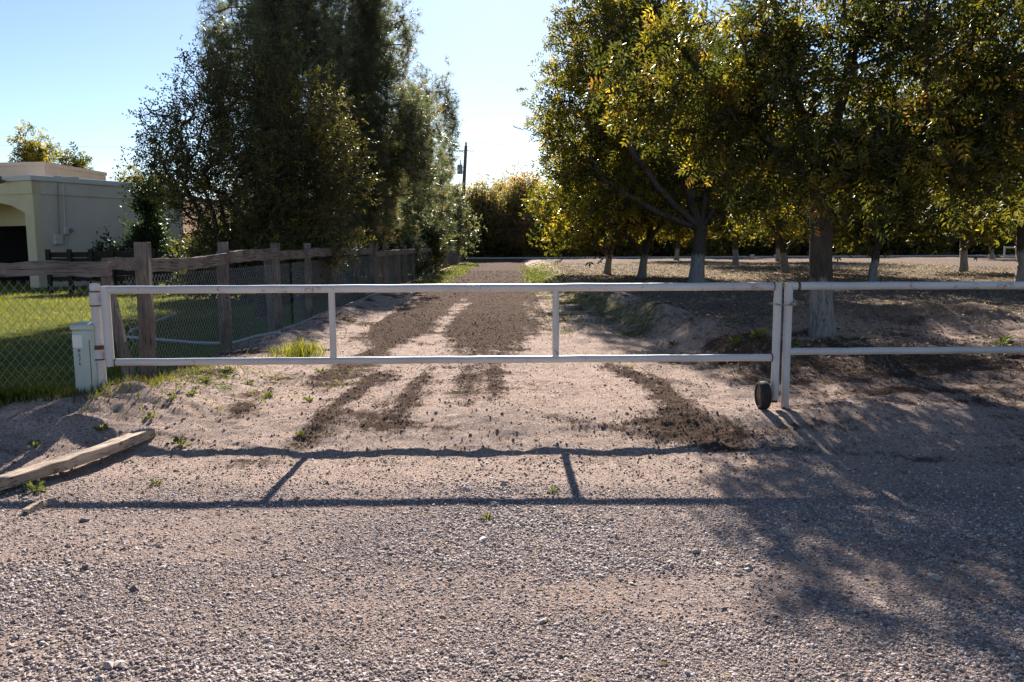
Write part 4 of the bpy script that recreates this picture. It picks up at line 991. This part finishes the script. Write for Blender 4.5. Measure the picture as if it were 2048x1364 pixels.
# verge and bank weeds: many small leaves hugging the ground
x = rng.uniform(-4, 4.2, 160000); y = 5.4+(60-5.4)*rng.uniform(size=160000)**1.5
g_ = green_mask(x, y); cl = np.clip(fbm(x*2.2, y*2.2, 95, 3)*1.6+.35, 0, 1)
k = (x > -3.9) & (g_*cl*1.15 > rng.uniform(size=len(x))) & (g_ > .1); x, y = x[k], y[k]; n = len(x)
P_ = np.stack([x, y, H(x, y)+.004+.02*rng.uniform(size=n)], -1); ax = np.stack([rng.normal(size=n), rng.normal(size=n), np.abs(rng.normal(size=n))*.7+.1], -1)
lv, lf_, lt = batch([(0, 0, 0), (.28, .5, .05), (0, 1, -.1), (-.28, .5, .05)], [[0, 1, 2, 3]], P_, rots(ax, rng), .035*rng.uniform(.5, 1.5, n)*(1+1.3*sst(14, 40, y)), np.clip(rng.normal(.5, .25, n), 0, 1))
tag(link(bpy.data.objects.new('ground_weeds', npmesh('ground_weeds', lv, lf_, WEEDM, False, {'tone': lt}))), 'low yellow-green weeds on the bank and verge', kind='stuff')
# little weed plants on the dirt one can count
wd_pts = [(300, 838, .07, 'small weed on the dirt mound below the gate post'), (205, 862, .08, 'weed sprouting just behind the beam near the left grass'), (362, 893, .09, 'weed just right of the beam end, by the bottom rail shadow'),
    (70, 897, .08, 'dark green weed at the grass edge above the beam'), (72, 985, .10, 'leafy weed pressed against the front of the beam'), (345, 800, .07, 'weed at the foot of the first wooden fence post'),
    (412, 763, .08, 'yellow-green weed under the gate below the second fence post'), (540, 795, .09, 'spreading weed below the gate, left of a brown clod'), (385, 790, .06, 'tiny weed between fence foot and track'),
    (618, 803, .07, 'pale weed on the left wheel track in front of the gate'), (1108, 985, .05, 'tiny yellow weed between the rail shadows near the right upright shadow'), (600, 872, .07, 'dry weed at the corner of the bottom rail shadow and left upright shadow'),
    (975, 1040, .05, 'tiny weed on the gravel just below the top rail shadow'), (1345, 692, .09, 'weed on the ridge seen through the right part of the gate'), (310, 970, .06, 'small weed between beam and top rail shadow'),
    (640, 745, .07, 'small weed right below the bottom rail near the left upright'), (455, 742, .08, 'weed on the shaded berm left of the grass tuft'), (500, 770, .07, 'weed on the berm under the bottom rail'),
    (1470, 690, .14, 'tall grassy weed on the bank left of the latch stile'), (1585, 690, .12, 'weed beside the right fence post at the shaded bank'), (1520, 676, .14, 'larger weed on the shaded bank just left of the latch stile'), (2005, 690, .14, 'sunlit weed at the mound foot above the right fence rail')]
for i, (px, py, s, lab) in enumerate(wd_pts):
    q = hit(px, py); r_ = np.random.default_rng(500+i); n_ = 34; P_ = r_.normal(size=(n_, 3))*.002
    an = r_.uniform(0, 6.283, n_); el = r_.uniform(.1, 1.2, n_); ax = np.stack([np.cos(an)*np.cos(el), np.sin(an)*np.cos(el), np.sin(el)], -1)
    lv, lf_, lt = batch([(-.03, 0, 0), (.03, 0, 0), (.03, .5, .03), (-.03, .5, .03), (.16, .75, 0), (0, 1, -.12), (-.16, .75, 0)], [[0, 1, 2, 3], [3, 2, 4, 6]], P_, rots(ax, r_), s*r_.uniform(.4, 1.15, n_), np.clip(r_.normal(.35, .25, n_), 0, 1))
    f2 = (np.array([[6, 4, 5]])[None]+(np.arange(n_)*7)[:, None, None]).reshape(-1, 3)
    cr = npmesh('weed', np.concatenate([lv, [[-.004, -.004, -.02], [.004, -.004, -.02], [0, .005, -.02], [0, 0, .012]]]), [lf_, f2, np.array([[0, 1, 3], [1, 2, 3], [2, 0, 3]])+len(lv)], WEEDM, False, {'tone': np.concatenate([lt, [.3]*4])})
    o = link(bpy.data.objects.new('weed', cr)); o.location = q; tag(o, lab, 'weed', 'weeds on the dirt')

n_ = 2600; c_ = rng.integers(0, 5, n_); cxs = np.array([-3.55, -3.2, 2.2, 3.0, -3.9]); cys = np.array([8.4, 12.5, 11.5, 9.6, 7.6]); sxs = np.array([.35, .4, .6, .7, .3]); sys_ = np.array([.5, 2.5, 2.0, .8, .4])
x = cxs[c_]+rng.normal(size=n_)*sxs[c_]; y = cys[c_]+rng.normal(size=n_)*sys_[c_]
STRAW = m_leaf('dry_straw', [(0., (.12, .09, .055)), (.6, (.27, .21, .14)), (1., (.42, .34, .24))], .1, .7, .3, 1.2)
blades('dry_stalks', x, y, rng.uniform(.03, .13, n_), rng.uniform(0, 1, n_), 'dry straw stalks on the berm and bank', STRAW, 1.3, .004)
n_ = 2600; x = rng.uniform(-4, 5, n_); y = 2.6+6*rng.uniform(size=n_); P_ = np.stack([x, y, H(x, y)+.006], -1); ax = np.stack([rng.normal(size=n_), rng.normal(size=n_), rng.normal(size=n_)*.15], -1)
lv, lf_, lt = batch([(0, 0, 0), (.2, .5, .15), (0, 1, .05), (-.2, .5, .15)], [[0, 1, 2, 3]], P_, rots(ax, rng), .026*rng.uniform(.4, 1.5, n_), np.clip(rng.normal(.5, .3, n_), 0, 1))
tag(link(bpy.data.objects.new('blown_leaves', npmesh('blown_leaves', lv, lf_, LITTER, False, {'tone': lt}))), 'small dry leaves blown over the gravel and dirt', kind='stuff')
# ------------------------------------------------------------------ far things
# concrete ditch across the orchard end
dl = onY(934, 517, 71); dr = onY(2300, 512, 71)
dt = empty('irrigation_ditch', (0, 71, 0)); tag(dt, 'long low pale concrete ditch wall crossing behind the orchard', 'ditch')
zt2 = .38
MB().box(((dl.x+dr.x+8)/2, 71, zt2/2-.05), (dr.x-dl.x+8, .30, zt2+.02)).build('ditch_wall', RIMM, dt, origin=dt.location)  # dark material paints in the shaded front of the concrete
MB().box(((dl.x+dr.x+8)/2, 71, zt2+.01), (dr.x-dl.x+8, .55, .12)).build('ditch_lip', CONC, dt, origin=dt.location, bevel=.02)
for px in (1505, 1553): 
    q = onY(px, 507, 70.4); MB().box((q.x, 70.5, .42), (.35, .3, .35)).build('ditch_gate_block', CONC, dt, origin=dt.location, bevel=.02)
# distant white pipe gate at right
q0 = onY(2009, 500, 62); q1 = onY(2075, 500, 62)
fg = empty('distant_pipe_gate', (q0.x, 62, 0)); tag(fg, 'small distant white pipe gate beyond the orchard at the right edge', 'gate')
for X in (q0.x, q1.x): MB().tube([(X, 62, -.1), (X, 62, 1.25)], .07, 8).build('gate_upright', PAINT, fg, origin=fg.location, smooth=True)
MB().tube([(q0.x, 62, 1.15), (q1.x, 62, 1.15)], .06, 8).build('gate_rail', PAINT, fg, origin=fg.location, smooth=True)
MB().tube([(q0.x, 62, .45), (q1.x, 62, .35)], .05, 8).build('gate_rail', PAINT, fg, origin=fg.location, smooth=True)
# utility pole
tb = onY(925, 420, 72); tt = onY(932, 291, 72); dxz = (tt.x-tb.x)/(tt.z-tb.z)
up_ = empty('utility_pole', (tb.x-dxz*tb.z, 72, 0)); tag(up_, 'leaning wooden utility pole with a grey transformer at the end of the track', 'utility pole')
X0 = up_.location.x; zT = tt.z
px_ = lambda z: dxz*z
MB().tube([(px_(-.3), 0, -.3), (px_(zT/2), 0, zT/2), (px_(zT), 0, zT)], [.21, .17, .13], 12).build('pole', POLEM, up_, smooth=True)
MB().tube([(px_(zT), 0, zT), (px_(zT), 0, zT+.12), (px_(zT), 0, zT+.32)], [.05, .10, .04], 10).build('top_insulator', PORC, up_, smooth=True)
za = zT-.45
for s in (-1, 1):
    MB().tube([(px_(za)+s*.12, 0, za+.02), (px_(za)+s*.75, 0, za-.03)], .03, 6).build('crossarm_pin', STEEL, up_)
    for j in range(3): MB().tube([(px_(za)+s*(.25+.13*j), 0, za-.0), (px_(za)+s*(.30+.13*j), 0, za-.0)], .075, 8).build('insulator', PORC, up_, smooth=True)
zt3 = zT-2.05
tx = MB().tube([(px_(zt3)-.42, -.05, zt3-.38), (px_(zt3)-.42, -.05, zt3+.35), (px_(zt3)-.42, -.05, zt3+.42)], [.24, .24, .17], 14).build('transformer', TRANS, up_, smooth=True)
MB().tube([(px_(zt3)-.34, 0, zt3+.40), (px_(zt3)-.34, 0, zt3+.85)], [.06, .035], 8).build('bushing', PORC, tx, smooth=True)
for z in (zt3-.2, zt3+.2): MB().box((px_(z)-.18, 0, z), (.28, .05, .05)).build('bracket', STEEL, tx)
MB().tube([(px_(zT-3.3)-.45, 0, zT-3.3), (px_(zT-3.3)+.42, 0, zT-3.3)], .025, 6).build('lower_arm', STEEL, up_)
def wire(a, b, sag, lab):
    a = Vector(a); b = Vector(b); pts = [a.lerp(b, i/30)-Vector((0, 0, sag*4*(i/30)*(1-i/30))) for i in range(31)]
    tag(MB().tube(pts, .009, 4).build('overhead_wire', m_wire, smooth=True), lab, 'wire', 'overhead wires')
m_wire = m_simple('cable', (.18, .18, .18), .6)
wire((X0+px_(zT), 72, zT+.3), (-62, 72, 10.9), .5, 'upper overhead wire stretching left from the utility pole above the house')
wire((X0+px_(zT-3.3)-.4, 72, zT-3.3), (-62, 72, 7.5), .6, 'lower overhead wire stretching left from the utility pole just over the roof line')
wire((X0+px_(zT), 72, zT+.3), (60, 72, zT+.2), 1.3, 'overhead wire running right from the utility pole into the orchard crowns')

# ------------------------------------------------------------------ house
C0 = onY(62, 350, 30.7); ZT = C0.z; E0 = onZ(362, 373, ZT)
c0 = Vector((C0.x, C0.y, 0)); e0 = Vector((E0.x, E0.y, 0)); u = (e0-c0).normalized(); WL = (e0-c0).length
inn = Vector((-u.y, u.x, 0))            # into the building (left of u)
lv_ = Vector((inn.x, inn.y, 0))
house = empty('house', (c0.x, c0.y, 0)); tag(house, 'flat-roofed stucco house with an arched porch behind the lawn at the left', 'house')
hq = house.location
def HP(a_, b_, z): return c0 + u*a_ + inn*b_ + Vector((0, 0, z))
def hbox(a0, a1, b0_, b1, z0, z1, name, mat, parent=house, bevel=0):
    return MB().prism([HP(a0, b0_, z0), HP(a1, b0_, z0), HP(a1, b1, z0), HP(a0, b1, z0)], (0, 0, z1-z0)).build(name, mat, parent, origin=hq, bevel=bevel)
hbox(.3, WL, 0, .3, -.2, ZT-.205, 'side_wall', STUCCO)
hbox(WL-.3, WL-.002, .302, 9, -.2, ZT-.205, 'end_wall', STUCCO)
hbox(.302, WL-.302, .302, 9, ZT-.6, ZT-.5, 'roof', TRIM)
# parapet bands: cap and lower string course, proud of the wall
hbox(-.12, WL+.12, -.12, .35, ZT-.20, ZT, 'parapet_cap', TRIM, bevel=.015)
z1_ = onY(62, 387, 30.7).z
hbox(.3, WL+.02, -.05, -.002, z1_, ZT-.205, 'fascia', STUCCO)
# front facade with arch: polygon in (b,z), thickness along u
bw = 11.0
zs = lambda px, py: None
def fb(px, py):   # pixel -> (b,z) on facade plane a=0
    d = ray(px, py); n_ = u; t = (c0-Vector((0, 0, CAMH))).dot(n_)/d.dot(n_); p_ = Vector((0, 0, CAMH))+d*t; return ((p_-c0).dot(inn), p_.z)
pb, pz1 = fb(50, 426); pb2, pz2 = fb(0, 406)
arch = [(pb, -.2), (pb, pz1), (pb2*.55+pb*.45, (pz1+pz2)/2+.10), (pb2, pz2), (pb2+1.2, pz2+.12), (pb2+2.4, pz2), (2*pb2+2.4-pb-.0, pz1), (2*pb2+2.4-pb, -.2)]
b_end = arch[-1][0]
def fprism(poly, a0, th, name, mat): return MB().prism([HP(a0, b_, z_) for b_, z_ in poly], u*th).build(name, mat, house, origin=hq)
fprism([(0, -.2), (pb, -.2), (pb, pz1), (pb, ZT-.205), (0, ZT-.205)], 0, .3, 'facade_pier', CREAM)
fprism([arch[i] for i in range(1, 7)]+[(arch[6][0], ZT-.205), (pb+.001, ZT-.205)], 0, .3, 'facade_arch', CREAM)
fprism([(b_end, -.2), (b_end+1.2, -.2), (b_end+1.2, ZT-.205), (b_end, ZT-.205)], 0, .3, 'facade_pier', CREAM)
hbox(-.12, .32, .352, b_end+1.3, ZT-.20, ZT-.001, 'parapet_cap', TRIM, bevel=.015)
hbox(-.05, -.002, -.05, b_end+1.2, z1_, ZT-.205, 'fascia', CREAM)
# porch back wall: cream above, dark opening below
zd = fb(30, 441)[1]
hbox(2.2, 2.4, .302, b_end+1, zd-.12, ZT-.61, 'porch_wall', CREAM)
hbox(2.2, 2.4, .302, pb*.7, -.2, zd-.121, 'porch_wall', CREAM)
hbox(2.201, 2.3, pb*.7+.002, b_end+1, -.2, .02, 'porch_step', TRIM)
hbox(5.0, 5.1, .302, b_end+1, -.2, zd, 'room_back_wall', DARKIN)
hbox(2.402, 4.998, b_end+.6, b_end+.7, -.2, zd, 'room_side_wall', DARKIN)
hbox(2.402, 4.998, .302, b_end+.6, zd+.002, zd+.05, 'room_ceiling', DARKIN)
# upper volume
U0 = onY(88, 327, 40); 
ub = Vector((U0.x, U0.y, 0)); 
MB().prism([Vector((ub.x, ub.y, ZT-.4)), Vector((ub.x-12, ub.y+1.5, ZT-.4)), Vector((ub.x-12, ub.y+6, ZT-.4)), Vector((ub.x, ub.y+6, ZT-.4))], (0, 0, U0.z-ZT+.3)).build('upper_wall', TAN, house, origin=hq)
MB().prism([Vector((ub.x+.08, ub.y-.08, U0.z-.099)), Vector((ub.x-12, ub.y+1.42, U0.z-.099)), Vector((ub.x-12, ub.y+6, U0.z-.099)), Vector((ub.x+.08, ub.y+6, U0.z-.099))], (0, 0, .18)).build('upper_cap', TAN, house, origin=hq)
# rear wing glimpsed through the tree
w0 = onY(352, 400, 40); w1 = onY(560, 400, 41)
MB().prism([Vector((w0.x, 40, -.2)), Vector((w1.x, 41, -.2)), Vector((w1.x, 46, -.2)), Vector((w0.x, 46, -.2))], (0, 0, onY(400, 398, 40).z+.2)).build('rear_wing', TAN, house, origin=hq)
# conduits and boxes on the side wall
def wallp(px, py):
    d = ray(px, py); t = (c0-Vector((0, 0, CAMH))).dot(inn)/d.dot(inn); p_ = Vector((0, 0, CAMH))+d*t; return (p_-c0).dot(u), p_.z
def conduit(px0, py0, px1_, py1, r, name, mat, off=-.06):
    a0, z0 = wallp(px0, py0); a1, z1x = wallp(px1_, py1); return MB().tube([HP(a0, off, z0), HP(a1, off, z1x)], r, 8).build(name, mat, house, origin=hq, smooth=True)
conduit(113, 354, 116, 472, .022, 'conduit', STEEL); conduit(124, 356, 128, 458, .028, 'conduit', BOXM); conduit(131, 470, 132, 520, .02, 'conduit', BOXM)
for (px, py, w_, h_, nm) in ((113, 479, .34, .38, 'junction_box'), (129, 461, .22, .30, 'meter_box')):
    a0, z0 = wallp(px, py); bx_ = hbox(a0-w_/2, a0+w_/2, -.17, -.002, z0-h_/2, z0+h_/2, nm, BOXM, bevel=.02)
a0, z0 = wallp(135, 461); MB().tube([HP(a0, -.171, z0), HP(a0, -.24, z0)], .085, 14).build('meter_dial', TRANS, bx_, origin=hq, smooth=True)
a0, z0 = wallp(126, 352); MB().tube([HP(a0-.4, -.08, ZT+.02), HP(a0+.0, -.09, ZT-.02), HP(a0+.6, -.08, ZT+.03)], .03, 6).build('roof_conduit', BOXM, house, origin=hq)
b_, z_ = fb(14, 362); MB().tube([HP(-.05, b_, z_), HP(-.3, b_-.1, z_-.06), HP(-.42, b_-.2, z_+.1)], [.04, .07, .09], 10).build('wall_lamp', STEEL, house, origin=hq, smooth=True)
# plants at the wall
def plant(px, py, Ya, envs, nt_, leaf, nl, sz, sig, lm, nm, lab, seed, trunk_h=.6, cat='shrub', tone=(.4, .2)):
    q = onY(px, py, Ya); g0 = (q.x, Ya, 0.02)
    ms = make_tree_meshes(nm, seed, line((0, 0, -.1), (0, 0, trunk_h), 5, .01, seed), envs, nt_, leaf, nl, sz, sig, lm, BARKD, .05, .008, .1, tone, .5, .2, .3, free=.1)
    return place_tree(nm, ms, g0, lab, cat)
plant(238, 480, 31.6, [(0, 0, 1.0, .85, .7, .9), (0, 0, 1.9, .55, .5, .9), (0, 0, 2.9, .28, .28, .6)], 110, TWIG5, 12, .26, (.12, .12, .14), LEAFC, 'conifer_shrub', 'dark conical shrub against the grey house wall', 31)
plant(300, 480, 32.2, [(0, 0, 1.3, .62, .6, 1.3), (0, 0, 2.6, .66, .6, 1.2), (.1, 0, 3.5, .5, .5, .5)], 150, TWIG5, 14, .30, (.18, .18, .18), LEAFV, 'climbing_bush', 'big dark climber with bright green top covering the end of the house wall', 32, tone=(.45, .25))
plant(338, 480, 31.0, [(0, 0, .5, .5, .4, .5), (.2, 0, 1.2, .3, .3, .4)], 40, TWIG5, 12, .28, (.15, .15, .15), LEAFV, 'leafy_bush', 'low green bush at the foot of the wall end, right of the big climber', 33, tone=(.55, .25))
# dark board fence in the yard
q0 = onY(97, 500, 27); q1 = onY(350, 500, 27.5); yf = empty('board_fence', (q0.x, 27, 0)); tag(yf, 'low dark stained board fence in front of the house wall', 'fence'); yo = yf.location
ztp = onY(200, 503, 27).z
for j in range(7):
    t = j/6; X = q0.x+(q1.x-q0.x)*t; Y = 27+.5*t; MB().box((X, Y-.05, (ztp+.1)/2), (.13, .10, ztp+.06+(.25 if j == 3 else 0))).build('fence_post', DARKW, yf, origin=yo)
for z in np.arange(ztp-.99, ztp-.1, .2):
    MB().prism([Vector((q0.x, 27.003, z)), Vector((q1.x, 27.503, z)), Vector((q1.x, 27.54, z)), Vector((q0.x, 27.04, z))], (0, 0, .175)).build('board', DARKW, yf, origin=yo)
# pickets further right, light on their tops painted as pale tips
q0 = onY(330, 505, 26); q1 = onY(545, 505, 30); pf = empty('picket_fence', (q0.x, 26, 0)); tag(pf, 'row of dark pickets with lit tips painted pale under the broadleaf tree', 'fence'); po = pf.location
PALE = m_simple('lit_tip_paint', (.6, .58, .55))
for j in range(26):
    t = j/25; q = q0.lerp(q1, t); zz = onY(330+215*t, 512, 26+4*t).z
    pk = MB().box((q.x, q.y, zz/2), (.09, .03, zz)).build('picket', DARKW, pf, origin=po); MB().box((q.x, q.y-.001, zz+.03), (.088, .034, .055), taper=.4).build('picket_tip', PALE, pk, origin=po)
for z in (.4, 1.0): MB().prism([Vector((q0.x, q0.y+.02, z)), Vector((q1.x, q1.y+.02, z)), Vector((q1.x, q1.y+.06, z)), Vector((q0.x, q0.y+.06, z))], (0, 0, .09)).build('picket_rail', DARKW, pf, origin=po)
